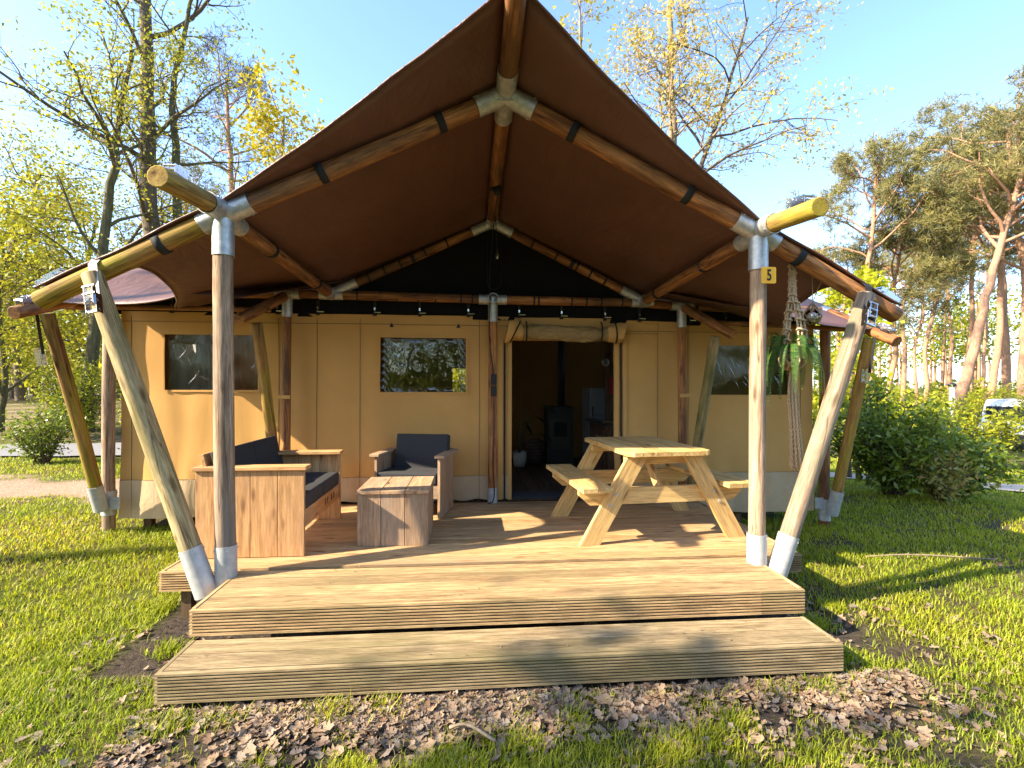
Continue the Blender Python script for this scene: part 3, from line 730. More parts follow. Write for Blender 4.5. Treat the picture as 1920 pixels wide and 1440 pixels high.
def build_wall(name, x0, x1, z0fn, z1fn, zcuts, mat, yo=0):
    xs = lines(x0, x1, .055, [c for w in WINS for c in w[:2] if x0 < c < x1])
    nz = 44 if len(zcuts) else 12
    zs0 = lines(.27, 2.14, .055, zcuts) if len(zcuts) else None
    vv = []; ff = []
    rows = zs0 if zs0 else [i / 12 for i in range(13)]
    for z in rows:
        for x in xs:
            if zs0:
                zz = z if z < 2.13 else wall_zt(x)
                if z > wall_zt(x): zz = wall_zt(x)
                if z <= .2701: zz = .262
            else: zz = z0fn(x) + (z1fn(x) - z0fn(x)) * z
            vv.append((x, wall_y(x, zz) + yo, zz))
    w = len(xs)
    for j in range(len(rows) - 1):
        for i in range(w - 1):
            if zs0:
                xm = (xs[i] + xs[i + 1]) / 2; zm = (rows[j] + rows[j + 1]) / 2
                if any(a < xm < b_ and c < zm < d for a, b_, c, d in WINS): continue
            ff.append((j * w + i, j * w + i + 1, (j + 1) * w + i + 1, (j + 1) * w + i))
    return link(name, pymesh(name, vv, ff, True), mat, tent)
zc = [c for w in WINS for c in w[2:]] + [1.86]
build_wall('canvas_wall', -3.83, DOOR[0], None, None, zc, M['tan'])
build_wall('canvas_wall', DOOR[1], 4.21, None, None, zc, M['tan'])
sheet('canvas_wall', lambda u, v: Vector((DOOR[0] + (DOOR[1] - DOOR[0]) * u, wall_y(DOOR[0] + (DOOR[1] - DOOR[0]) * u, 2), 1.86 + (wall_zt(1) - 1.86) * v)), 20, 5, M['tan'])
build_wall('wall_skirt', -3.83, DOOR[0], wall_zb, lambda x: .285, [], M['skirt'], -.004)
build_wall('wall_skirt', DOOR[1], 4.21, wall_zb, lambda x: .285, [], M['skirt'], -.004)
# sides, back, inner ceiling and floor of the tent
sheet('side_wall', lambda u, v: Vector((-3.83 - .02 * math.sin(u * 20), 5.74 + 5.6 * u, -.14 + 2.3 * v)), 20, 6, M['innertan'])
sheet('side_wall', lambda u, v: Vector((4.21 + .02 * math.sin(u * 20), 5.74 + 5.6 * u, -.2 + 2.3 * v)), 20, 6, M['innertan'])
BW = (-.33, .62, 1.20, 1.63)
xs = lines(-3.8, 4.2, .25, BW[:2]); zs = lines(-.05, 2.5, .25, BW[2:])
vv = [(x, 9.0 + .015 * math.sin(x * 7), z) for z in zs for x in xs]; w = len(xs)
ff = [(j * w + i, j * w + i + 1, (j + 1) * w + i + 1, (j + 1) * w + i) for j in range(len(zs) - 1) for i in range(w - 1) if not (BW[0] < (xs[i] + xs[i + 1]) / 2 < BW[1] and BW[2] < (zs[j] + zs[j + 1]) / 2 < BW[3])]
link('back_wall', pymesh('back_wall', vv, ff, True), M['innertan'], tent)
for x in (.92,):
    g = Geo(); g.box((x, 8.97, 1.2), (.012, .012, 2.3)); g.build('seam', M['seam'], tent)
sheet('inner_ceiling', lambda u, v: Vector((-3.8 + 8 * u, 5.78 + 3.2 * v, 2.22 + .12 * math.sin(math.pi * v))), 12, 8, M['mesh'])
g = Geo(); g.box((.2, 7.4, -.085), (7.9, 3.2, .10)); g.build('floor_base', M['joist'], tent)
x = -1.0; k = 0
while x < 3.6:
    for y0, y1 in ((5.78, 7.3), (7.304, 8.98)):
        o = (k % 3) * .25; plank('floor_plank', M['floor'], (y1 - y0, .144, .02), (x, (y0 + y1) / 2, -.018), tent, .002, QY)
    x += .149; k += 1
for x, zt in ((3.3, -.14), (4.12, -.14), (-3.6, -.14)):
    plank('floor_leg', M['joist'], (.36, .08, .08), (x, 5.85, -.32), tent, 0, QZ)
# windows: pane with a proud hem
def wpane(a, b_, c, d, mat, k):
    w, h = b_ - a, d - c; nu, nv = 70, 46
    def f(u, v):
        x, z = (u - .5) * w, (v - .5) * h; e = min(u, 1 - u, v, 1 - v) * 2
        return Vector((x, .012 * e * mnoise.noise(Vector((x * 3 + k, z * 3, k))) + (.010 * math.sin((x + z) * 75 + 3 * math.sin(x * 31)) * (1 - min(1, e * 6)) if k == 1 else 0), z))
    vv = [f(i / nu, j / nv) for j in range(nv + 1) for i in range(nu + 1)]; W = nu + 1
    ff = [(j * W + i, j * W + i + 1, (j + 1) * W + i + 1, (j + 1) * W + i) for j in range(nv) for i in range(nu)]
    o = link('window_pane', pymesh('window_pane', vv, ff, True), mat, tent, ((a + b_) / 2, 5.752, (c + d) / 2))
    g = Geo(); t = .022
    for cx, cz, dx, dz in (((a + b_) / 2, c - t / 2, w + 2 * t, t), ((a + b_) / 2, d + t / 2, w + 2 * t, t), (a - t / 2, (c + d) / 2, t, h), (b_ + t / 2, (c + d) / 2, t, h)):
        yy = wall_y(cx, cz) - .010; g.box((cx, yy, cz), (dx, .006, dz))
    g.build('window_hem', M['tan'], o)
for k, wdw in enumerate(WINS): wpane(*wdw, M['pane'] if k == 1 else M['paneline'], k)
# glints of creases on the side panes, put in as thin chrome slivers
for (a, b_, c, d), sg, cnt in ((WINS[0], 1, 16), (WINS[2], -1, 22)):
    rr = random.Random(5 + cnt); g = Geo()
    for i in range(cnt):
        x0 = rr.uniform(a + .08, b_ - .08); z0 = rr.uniform(c + .05, d - .2); L_ = rr.uniform(.06, .22); an = R_(rr.uniform(48, 66))
        if (a < 0 and rr.random() < .4): an = R_(rr.uniform(100, 165))
        p0 = Vector((x0, 5.742, z0)); p1 = p0 + Vector((math.cos(an) * sg, 0, math.sin(an))) * L_
        p1.x = min(max(p1.x, a + .01), b_ - .01); p1.z = min(p1.z, d - .01)
        g.tube([p0, p0.lerp(p1, .5) + Vector((.01, -.004, -.006)), p1], [.0004, .0024, .0004], 4, False)
    g.build('crease_glint', M['chrome'], tent, True)
# curtains inside the left window
def curtain(name, x0, x1, z0, z1, y, mat, fold=14):
    o = sheet(name, lambda u, v: Vector((x0 + (x1 - x0) * u, y + .035 * math.sin(u * fold) + .01 * math.sin(u * fold * 2.7), z0 + (z1 - z0) * v)), 60, 3, mat, None)
    return o
tag(curtain('grey_curtain', -3.45, -2.85, 1.0, 1.80, 5.98, M['curtain'], 22), 'pleated grey curtain inside the left tent window', 'curtain')
tag(curtain('terracotta_curtain', -2.93, -2.52, .95, 1.97, 6.05, M['terracotta'], 16), 'rust coloured curtain inside the left tent window', 'curtain')
# seams, zips and door edges
def seam(x, z0, z1, mat=None, w=.006, name='seam'):
    g = Geo(); n = 14
    pts = [(x, wall_y(x, z0 + (z1 - z0) * i / n) - .004, z0 + (z1 - z0) * i / n) for i in range(n + 1)]
    g.tube(pts, w / 2, 5); return g.build(name, mat or M['seam'], tent, True)
for x in (-3.72, -2.16, -1.74, -1.26, .10, 2.24, 2.62, 4.05): seam(x, .02 if -2.1 < x < 2.5 else -.12, 2.09)
def hseam(x0, x1, z, name='seam', mat=None, w=.006):
    g = Geo(); n = int((x1 - x0) / .1) + 2
    g.tube([(x0 + (x1 - x0) * i / n, wall_y(x0 + (x1 - x0) * i / n, z) - .005, z) for i in range(n + 1)], w / 2, 5); return g.build(name, mat or M['seam'], tent, True)
hseam(-3.83, .45, 2.03); hseam(1.73, 4.2, 1.985); hseam(-3.83, .45, .284); hseam(1.73, 4.2, .284)
hseam(1.78, 2.24, 1.955)
for x, z0, mat_, w in ((.395, .0, M['black'], .020), (.345, .0, M['tan'], .055), (.455, .0, M['tan'], .045), (1.785, .0, M['black'], .018), (1.735, .0, M['tan'], .05), (1.835, .0, M['tan'], .05)):
    g = Geo(); n = 12
    for i in range(n):
        za, zb_ = z0 + 1.86 * i / n, z0 + 1.86 * (i + 1) / n
        yy = wall_y(x, (za + zb_) / 2) - .014 - (.006 if mat_ is M['black'] else 0)
        g.box((x, yy, (za + zb_) / 2), (w, .008, zb_ - za))
    g.build('door_zip' if mat_ is M['black'] else 'door_flap', mat_, tent)
for x in (-.905, -.145):
    g = Geo(); yy = wall_y(x, 2.03) - .012
    g.add([(x - .024, yy, 2.0), (x + .024, yy, 2.0), (x, yy, 2.05), (x - .024, yy + .006, 2.0), (x + .024, yy + .006, 2.0), (x, yy + .006, 2.05)], [(0, 1, 2), (5, 4, 3), (0, 3, 4, 1), (1, 4, 5, 2), (2, 5, 3, 0)]); g.build('vent_tab', M['black'], tent)
# rolled-up door above the opening
def rolled():
    n = 120; k = 28; vv = []; x0, x1 = .415, 1.79
    for i in range(n + 1):
        u = i / n; x = x0 + (x1 - x0) * u; end = max(0, 1 - min(u, 1 - u) / .14)
        r = .088 + .035 * end ** .6 - .022 * math.exp(-((u - .16) / .03) ** 2) - .022 * math.exp(-((u - .80) / .03) ** 2)
        zc_ = 1.945 - .0 * u + .012 * math.sin(u * 7) + (.02 if u < .1 else 0)
        for j in range(k):
            a = 2 * math.pi * j / k; rr = r * (1 + .20 * mnoise.noise(Vector((x * 6, math.cos(a) * 1.8, math.sin(a) * 1.8))) + .12 * mnoise.noise(Vector((x * 17 + a * 2, math.cos(a) * 3, math.sin(a) * 3))))
            vv.append((x + .03 * math.sin(a) * end, 5.655 + math.cos(a) * rr * .75, zc_ + math.sin(a) * rr))
    ff = [(i * k + j, i * k + (j + 1) % k, (i + 1) * k + (j + 1) % k, (i + 1) * k + j) for i in range(n) for j in range(k)]
    ff += [tuple(range(k - 1, -1, -1)), tuple(range(n * k, n * k + k))]
    me = pymesh('rolled_door', vv, ff, True); me.materials.append(M['roll']); me.materials.append(M['tan'])
    for i, p in enumerate(me.polygons):
        u = (i // k) / n
        if u < .13 or u > .85: p.material_index = 1
    o = link('rolled_door', me, None, tent)
    for u, tilt in ((.07, .12), (.16, 0), (.80, 0), (.925, -.02)):
        x = x0 + (x1 - x0) * u; g = Geo()
        pts = [(x + tilt * math.sin(a) * .5, 5.655 - math.cos(a) * .094, 1.955 + math.sin(a) * .122) for a in np.linspace(-1.5, 1.5, 9)]
        g.tube(pts, .009, 5); g.build('roll_tie', M['black'], o, True)
rolled()
# clips holding the wall to the beam
for x in (-3.28, -2.62, -2.16, -1.72, -1.09, -.585, -.03, .56, 1.06, 1.58, 2.0, 2.62, 3.07, 3.55):
    zt = wall_zt(x); yb = 5.70; g = Geo()
    g.box((x, yb, zt + .085), (.030, .006, .17)); g.box((x, yb - .004, zt - .0), (.04, .02, .035)); g.build('wall_clip', M['black'], tent)
    g = Geo(); g.tube([(x - .005, yb - .018, zt + .02), (x + .07, yb - .018, zt + .02)], .008, 6); g.box((x, yb - .014, zt + .06), (.016, .01, .03)); g.build('clip_toggle', M['chrome'], tent)
# small block ties on the wall posts
for x, z in ((-2.03, 1.20), (2.50, 1.22)):
    g = Geo(); g.box((x, 5.545, z), (.125, .012, .04)); g.build('post_tie', M['tan'], tent)

# ================================================================ furniture on the deck
def cushion(name, d, c, parent, q=None, mat=None, r=.03):
    bm = bmesh.new(); bmesh.ops.create_cube(bm, size=1)
    for v in bm.verts: v.co = Vector((v.co.x * d[0], v.co.y * d[1], v.co.z * d[2]))
    bmesh.ops.subdivide_edges(bm, edges=list(bm.edges), cuts=5, use_grid_fill=True)
    ex = [x / 2 for x in d]
    for v in bm.verts:
        co = v.co; i_ = min(range(3), key=lambda k: d[k]); others = [k for k in range(3) if k != i_]
        puff = (1 - (co[others[0]] / ex[others[0]]) ** 4) * (1 - (co[others[1]] / ex[others[1]]) ** 4)
        co[i_] *= 1 + .10 * puff
    bmesh.ops.bevel(bm, geom=[e for e in bm.edges if e.is_manifold and e.calc_face_angle(0) > 1.0], offset=r * .5, segments=3, affect='EDGES', profile=.6)
    me = bpy.data.meshes.new(name); bm.to_mesh(me); bm.free(); me.polygons.foreach_set('use_smooth', [True] * len(me.polygons)); me.materials.append(mat or M['cushion'])
    return link(name, me, None, parent, Vector(c), q)
# --- sofa: length along Y, seat facing right
sofa = empty('sofa', (-1.70, 4.48, 0), 'scaffold plank two-seat sofa with charcoal cushions on the left of the deck', 'sofa')
SX = (-2.10, -1.29); S0, S1 = 3.945, 5.04
for yy, zt in ((S0 + .015, .675), (S1 - .015, .655)):
    for i in range(4):
        w = (SX[1] - SX[0]) / 4
        plank('arm_plank', M['sofa'], (zt - .004, w - .003, .03), (SX[0] + w * (i + .5), yy, zt / 2 + .002), sofa, .003, QZ @ Quaternion((1, 0, 0), R_(90)))
    plank('arm_cap', M['sofa'], (.845, .13, .03), ((SX[0] + SX[1]) / 2, yy + (.03 if yy < 4.5 else -.03), zt + .016), sofa, .003)
for i, z in enumerate((.13, .28)):
    plank('front_rail' if i else 'front_rail', M['sofa'], (S1 - S0 - .064, .03, .14), (SX[1] - .03, (S0 + S1) / 2, .28), sofa, .003, QY) if i else None
# carved slots in the rail
for i, yy in enumerate((4.55, 4.62, 4.74, 4.82)):
    g = Geo(); g.box((SX[1] - .0135, yy, .285), (.004, .025, .06)); g.build('carved_mark', M['cab'], sofa)
for i in range(4):
    plank('seat_slat', M['sofa'], (S1 - S0 - .064, .15, .022), (SX[0] + .20 + i * .165, (S0 + S1) / 2, .335), sofa, .003, QY)
qb = Quaternion((0, 1, 0), R_(-14))
for i in range(3):
    plank('back_plank', M['sofa'], (S1 - S0 - .064, .03, .15), (SX[0] + .115 - i * .035, (S0 + S1) / 2, .42 + i * .152), sofa, .003, Quaternion((0, 1, 0), R_(-13)) @ QY)
for i in range(2):
    yc = S0 + .03 + (S1 - S0 - .06) * (.25 + .5 * i); ln = (S1 - S0 - .06) / 2 - .008
    cushion('seat_cushion', (.60, ln, .125), (SX[1] - .315, yc, .412), sofa)
    cushion('back_cushion', (.11, ln, .40), (SX[0] + .19, yc, .635), sofa, Quaternion((0, 1, 0), R_(-15)))
# --- coffee table: box of planks
ct = empty('coffee_table', (-.64, 4.44, 0), 'cube-shaped grey plank coffee table in front of the armchair', 'table')
TX = (-.935, -.352); TY = (4.145, 4.74)
w = (TX[1] - TX[0]) / 3
for i in range(3):
    plank('front_plank', M['grey'], (.432, w - .004, .028), (TX[0] + w * (i + .5), TY[0] + .014, .217), ct, .003, QZ @ Quaternion((1, 0, 0), R_(90)))
    plank('back_plank', M['grey'], (.432, w - .004, .028), (TX[0] + w * (i + .5), TY[1] - .014, .217), ct, .003, QZ @ Quaternion((1, 0, 0), R_(90)))
    plank('top_plank', M['grey'], (TY[1] - TY[0] + .03, w - .003 + .006, .030), (TX[0] + w * (i + .5) + (i - 1) * .006, (TY[0] + TY[1]) / 2, .449), ct, .003, QY)
w2 = (TY[1] - TY[0] - .06) / 3
for i in range(3):
    for x in (TX[0] + .014, TX[1] - .014):
        plank('side_plank', M['grey'], (.43, w2 - .003, .028), (x, TY[0] + .03 + w2 * (i + .5), .216), ct, .003, QY @ QZ @ Quaternion((1, 0, 0), R_(90)))
# --- armchair facing the viewer
ch = empty('armchair', (-.60, 5.22, 0), 'plank armchair with a charcoal back cushion against the tent wall', 'chair')
for x in (-.935, -.275):
    for i in range(3):
        wz = .50 / 3
        plank('arm_plank', M['grey'], (.60, wz - .003, .028), (x, 4.935 + wz * (i + .5), .31), ch, .003, QY @ QZ @ Quaternion((1, 0, 0), R_(90)))
    plank('arm_cap', M['grey'], (.56, .10, .028), (x + (-.008 if x < -.5 else .012), 5.19, .625), ch, .003, QY)
plank('front_rail', M['grey'], (.63, .028, .14), (-.605, 4.96, .27), ch, .003)
for i in range(3): plank('seat_slat', M['grey'], (.63, .14, .022), (-.605, 5.05 + i * .15, .335), ch, .003)
for i in range(2): plank('back_plank', M['grey'], (.62, .14, .028), (-.605, 5.46 + .03 * i, .47 + i * .16), ch, .003, Quaternion((1, 0, 0), R_(-12)))
cushion('seat_cushion', (.61, .50, .11), (-.605, 5.18, .40), ch)
cushion('back_cushion', (.575, .10, .38), (-.575, 5.33, .615), ch, Quaternion((1, 0, 0), R_(-12)))
ch.rotation_euler = (0, 0, R_(-13)); ch.location = (-.565, 5.26, 0)
# --- picnic table
pt = empty('picnic_table', (1.625, 4.57, 0), 'light pine picnic table with attached benches on the right of the deck', 'picnic table')
Qp = Quaternion((0, 0, 1), R_(5.5)); PO = Vector((1.625, 4.57, 0))
def pl(name, d, c, q=None, bev=.005, par=pt): return plank(name, M['pine'], d, PO + Qp @ Vector(c), par, bev, Qp @ q if q is not None else Qp)
TL = 1.18; pwid = .128
def topboard(name, L, W, T, c, cut0, cut1):
    """board along local X with clipped corners at its ends"""
    k = .05; x, y_, z = L / 2, W / 2, T / 2
    o0 = [(-x, -y_), (x, -y_), (x, y_), (-x, y_)]
    if cut0: o0 = [(-x + k, -y_), (x - k, -y_), (x, -y_ + k), (x, y_), (-x, y_), (-x, -y_ + k)]
    if cut1: o0 = [(-x, -y_), (x, -y_), (x, y_ - k), (x - k, y_), (-x + k, y_), (-x, y_ - k)]
    n = len(o0); i_ = .004
    vv = [(a, b_, -z) for a, b_ in o0] + [(a, b_, z - i_) for a, b_ in o0] + [(a * (1 - i_ / x), b_ * (1 - i_ / y_), z) for a, b_ in o0]
    ff = [tuple(range(n - 1, -1, -1)), tuple(range(2 * n, 3 * n))] + [(r * n + i, r * n + (i + 1) % n, (r + 1) * n + (i + 1) % n, (r + 1) * n + i) for r in range(2) for i in range(n)]
    me = pymesh(name, vv, ff); me.materials.append(M['pine'])
    return link(name, me, None, pt, PO + Qp @ Vector(c), Qp @ QY)
for i in range(6): topboard('top_plank', TL, pwid - .006, .040, ((i - 2.5) * pwid, -.0, .768), i == 5, i == 0)
for s in (-1, 1):
    for j in range(2):
        topboard('bench_plank', TL + .04, .126, .040, (s * (.585 + j * .132), 0, .486), (s < 0 and j == 1) is True and False or (s > 0 and False), False)
for yy in (-.46, .46):
    for s in (-1, 1):
        a, b_ = Vector((s * .68, yy, 0)), Vector((s * .25, yy, .742)); d = b_ - a; ang = math.atan2(d.z, d.x)
        # leg board sheared flat at floor and top
        hw = .075 / math.sin(abs(math.atan2(d.z, abs(d.x)))); t = .022
        vv = [(a.x - hw, a.y - t, 0), (a.x + hw, a.y - t, 0), (b_.x + hw, b_.y - t, b_.z), (b_.x - hw, b_.y - t, b_.z)]; vv += [(x, y + 2 * t, z) for x, y, z in vv]
        # express in a frame whose X runs along the board so the grain follows it
        q = Quaternion((0, 1, 0), -ang); qi = q.inverted(); mid_ = (a + b_) / 2
        me = pymesh('leg', [qi @ (Vector(v) - mid_) for v in vv], [(0, 1, 2, 3), (7, 6, 5, 4), (0, 4, 5, 1), (1, 5, 6, 2), (2, 6, 7, 3), (3, 7, 4, 0)]); me.materials.append(M['pine'])
        link('leg', me, None, pt, PO + Qp @ mid_, Qp @ q)
        for hz in (.33, .42):
            f = hz / .742; cc = a.lerp(b_, f); g = Geo(); yo_ = -.026
            p = PO + Qp @ Vector((cc.x + rng.uniform(-.02, .02), cc.y + yo_, hz)); g.tube([p, p + Qp @ Vector((0, -.006, 0))], .013, 8); g.build('bolt', M['zinc'], pt)
    io = .045 if yy < 0 else -.045
    # bench bearer with slanted ends
    k = .06; L_ = 1.52; z0, z1 = .325, .464; yb = yy + io
    vv = [(-L_ / 2 + k * 1.6, yb - .022, z0), (L_ / 2 - k * 1.6, yb - .022, z0), (L_ / 2, yb - .022, z0 + .085), (L_ / 2, yb - .022, z1), (-L_ / 2, yb - .022, z1), (-L_ / 2, yb - .022, z0 + .085)]
    vv += [(x, y + .044, z) for x, y, z in vv]
    me = pymesh('bearer', [Vector(v) - Vector((0, yb, .39)) for v in vv], [(0, 1, 2, 3, 4, 5), (11, 10, 9, 8, 7, 6)] + [(i, i + 6, (i + 1) % 6 + 6, (i + 1) % 6) for i in range(6)]); me.materials.append(M['pine'])
    link('bearer', me, None, pt, PO + Qp @ Vector((0, yb, .39)), Qp)
    pl('top_bearer', (.70, .044, .085), (0, yb, .704))
for s in (-1, 1):                                  # diagonal stays under the top
    a, b_ = Vector((.0, s * .36, .43)), Vector((.0, s * .06, .74)); d = b_ - a
    pl('stay', (d.length, .07, .035), (a + b_) / 2, Vector((1, 0, 0)).rotation_difference(d))

# ================================================================ small things
# house number on the right porch post
sgn = empty('number_sign', (2.207, 3.475, 2.10), 'small yellow number plate reading 5 on the right porch post', 'sign')
def rounded(w, h, r, n=5):
    out = []
    for cx, cy, a0 in ((w / 2 - r, h / 2 - r, 0), (-w / 2 + r, h / 2 - r, 90), (-w / 2 + r, -h / 2 + r, 180), (w / 2 - r, -h / 2 + r, 270)):
        for i in range(n + 1): a = R_(a0 + 90 * i / n); out.append((cx + r * math.cos(a), cy + r * math.sin(a)))
    return out
pr = rounded(.112, .122, .012); n = len(pr); vv = [(x, -.003, z) for x, z in pr] + [(x, .003, z) for x, z in pr]
me = pymesh('plate', vv, [tuple(range(n - 1, -1, -1)), tuple(range(n, 2 * n))] + [(i, (i + 1) % n, (i + 1) % n + n, i + n) for i in range(n)])
link('plate', me, M['yellow'], sgn, (2.207, 3.478, 2.165))
fc = bpy.data.curves.new('digit', 'FONT'); fc.body = '5'; fc.size = .115; fc.align_x = 'CENTER'; fc.align_y = 'CENTER'; fc.extrude = .0012; fc.offset = .0022
tmp = bpy.data.objects.new('digit_tmp', fc); C.objects.link(tmp)
bpy.context.view_layer.update()
me = bpy.data.meshes.new_from_object(tmp.evaluated_get(bpy.context.evaluated_depsgraph_get())); bpy.data.objects.remove(tmp)
xs_ = [v.co.x for v in me.vertices]; ys_ = [v.co.y for v in me.vertices]; cx, cy = (max(xs_) + min(xs_)) / 2, (max(ys_) + min(ys_)) / 2
for v in me.vertices: v.co.x = (v.co.x - cx) * .68; v.co.y = v.co.y - cy
me.materials.clear()
link('digit', me, M['inkblack'], sgn, (2.207, 3.4725, 2.165), Quaternion((1, 0, 0), R_(90)))

# cable with two plug boxes down the middle wall post
cb = empty('power_cable', (.26, 5.53, .0), 'black power cable with plug boxes running down the middle wall post', 'cable')
pts = smooth_curve([(.215, 5.56, 2.30), (.205, 5.535, 2.0), (.215, 5.53, 1.75), (.245, 5.53, 1.55), (.255, 5.53, 1.46)], 16)
rope('cable', pts, .006, M['black'], cb); rope('cable', smooth_curve([(.26, 5.53, 1.22), (.262, 5.53, .9), (.25, 5.53, .5), (.268, 5.53, .15), (.25, 5.52, .03), (.20, 5.50, .01)], 20), .006, M['black'], cb)
for z, h in ((1.40, .12), (1.27, .11)):
    g = Geo(); g.box((.258, 5.525, z), (.066, .04, h)); g.box((.258, 5.503, z), (.04, .008, h * .6)); g.build('plug_box', M['inkblack'], cb)
# interior cord climbing over the beam to the bulb
rope('cable', smooth_curve([(.215, 5.56, 2.30), (.21, 5.57, 2.6), (.24, 5.52, 3.0), (.25, 5.1, 3.17), (.27, 4.75, 3.25)], 18), .005, M['black'], cb)

# macrame hanger, pot and fern on the right outrigger
MX, MY = 2.545, 3.70
hang = empty('macrame_hanger', (MX, MY, .66), 'long knotted jute macrame plant hanger under the right canopy pole', 'plant hanger')
def twisted(name, pts, r, parent, strands=3, turns=18):
    P = smooth_curve(pts, 46); g = Geo()
    for k in range(strands):
        q = []
        for i, p in enumerate(P):
            a = 2 * math.pi * (k / strands + turns * i / len(P)); q.append(p + Vector((math.cos(a), math.sin(a), 0)) * r * .62)
        g.tube(q, r * .62, 5)
    return g.build(name, M['rope'], parent, True, origin=pts[0])
g = Geo(); g.tube([(MX, MY - .02, 2.37), (MX + .008, MY - .03, 2.45)], .003, 5); g.build('loop', M['rope'], hang)
for dx, dy in ((-.013, 0), (.013, 0), (0, -.014), (0, .014)):
    twisted('cord', [(MX + dx, MY + dy, 2.37), (MX + dx * 1.3, MY + dy, 2.2), (MX + dx * 1.6, MY + dy * 1.5, 2.06)], .014, hang, 3, 9)
legs4 = [(-.055, -.035), (.0, -.075), (.055, -.035), (.0, .07)]
for a, (dx, dy) in enumerate(legs4):
    for off in (-.014, .014):
        twisted('cord', [(MX + off * .6, MY, 2.08), (MX + dx * .7 + off, MY + dy * .7, 1.95), (MX + dx * 1.1 + off, MY + dy * 1.1, 1.82), (MX + dx * 1.45 + off, MY + dy * 1.3, 1.70), (MX + dx * 1.6 + off * .6, MY + dy * 1.38, 1.60), (MX + dx * 1.2, MY + dy * 1.1, 1.52), (MX, MY, 1.465)], .0095, hang, 2, 20)
    for z, f in ((2.0, .45), (1.93, .75), (1.86, 1.0), (1.78, 1.2), (1.70, 1.42)):
        g = Geo(); c = Vector((MX + dx * f, MY + dy * f, z)); q = [c + Vector((math.cos(t) * .024, math.sin(t) * .02, .006 * math.sin(2 * t))) for t in np.linspace(0, 6.28, 13)]
        g.tube(q, .008, 6); g.build('knot', M['rope'], hang, True, origin=c)
for z in (2.30, 2.24, 2.18, 2.12, 2.06):
    g = Geo(); q = [Vector((MX + math.cos(t) * .027, MY + math.sin(t) * .027, z + .008 * math.sin(2 * t))) for t in np.linspace(0, 6.28, 15)]; g.tube(q, .010, 6); g.build('knot', M['rope'], hang, True)
for s in (-1, 1):                                  # crossing net around the pot
    g = Geo()
    for k in range(4):
        a0 = k * math.pi / 2
        q = [Vector((MX + math.cos(a0 + s * t * .8) * r_, MY + math.sin(a0 + s * t * .8) * r_, z)) for t, r_, z in ((0, .09, 1.60), (.5, .092, 1.555), (1, .085, 1.51), (1.6, .05, 1.478), (2, .01, 1.465))]
        g.tube(q, .009, 6)
    g.build('net', M['rope'], hang, True)
for i in range(9):
    a = i * 2.4; rr = .012 + .013 * (i % 3)
    twisted('tassel_cord', [(MX + math.cos(a) * .012, MY + math.sin(a) * .012, 1.47), (MX + math.cos(a) * rr, MY + math.sin(a) * rr, 1.25), (MX + .018 + math.cos(a) * rr, MY + math.sin(a) * rr, .98), (MX + .035 + math.cos(a) * rr * 1.5, MY + math.sin(a) * rr * 1.4, .68 + rng.uniform(-.015, .015))], .0095, hang, 2, 34)
fern = empty('hanging_fern', (MX, MY, 1.47), 'green fern in a woven pot hanging in the macrame', 'plant')
g = Geo(); g.lathe((MX, MY, 1.472), [(0, 0), (.055, 0), (.078, .03), (.084, .09), (.082, .165), (.074, .165), (.07, .14), (0, .14)], 18); g.build('pot', M['wicker'], fern, True)
for z in (1.545, 1.60):
    g = Geo(); q = [Vector((MX + math.cos(t) * .0848, MY + math.sin(t) * .0848, z)) for t in np.linspace(0, 6.28, 25)]; g.tube(q, .005, 5); g.build('pot_band', M['inkblack'], fern, True)
fr = random.Random(4)
def frond(base, az, L, rise, droop):
    g = Geo(); n = 38; d = Vector((math.cos(az), math.sin(az), 0)); sd = Vector((-d.y, d.x, 0)); P = []
    for i in range(n + 1):
        t = i / n; out = L * .55 * math.sin(min(1, t * 1.15) * math.pi / 2); zz = rise * math.sin(t * math.pi * .55) * (1 - t) * 2 - droop * t ** 1.8
        P.append(Vector(base) + d * out + Vector((0, 0, zz)))
    g.tube(P, [.0022 * (1 - .7 * i / n) for i in range(n + 1)], 4)
    for i in range(2, n):
        t = i / n; tan = (P[i + 1] - P[i - 1]).normalized(); nn = tan.cross(sd).normalized()
        l = .026 * math.sin(math.pi * min(1, t * .9 + .1)) ** .6 + .006; wv = tan * .0040
        for s in (-1, 1):
            tip = P[i] + sd * s * l + tan * .012 + nn * .004; m_ = P[i] + sd * s * l * .5 + tan * .006 + nn * .002
            g.add([P[i] - wv * .6, P[i] + wv * .6, m_ + wv, tip, m_ - wv], [(0, 1, 2, 4), (4, 2, 3)])
    return g.build('frond', M['fern'], fern, False, origin=base)
for i in range(48):
    az = i * 2.399 + fr.uniform(-.3, .3); hangs = i % 3 != 0
    frond((MX + .05 * math.cos(az), MY + .05 * math.sin(az), 1.615), az, fr.uniform(.24, .34) if hangs else fr.uniform(.2, .28), fr.uniform(.05, .12) if hangs else fr.uniform(.14, .22), fr.uniform(.20, .44) if hangs else fr.uniform(.0, .12))
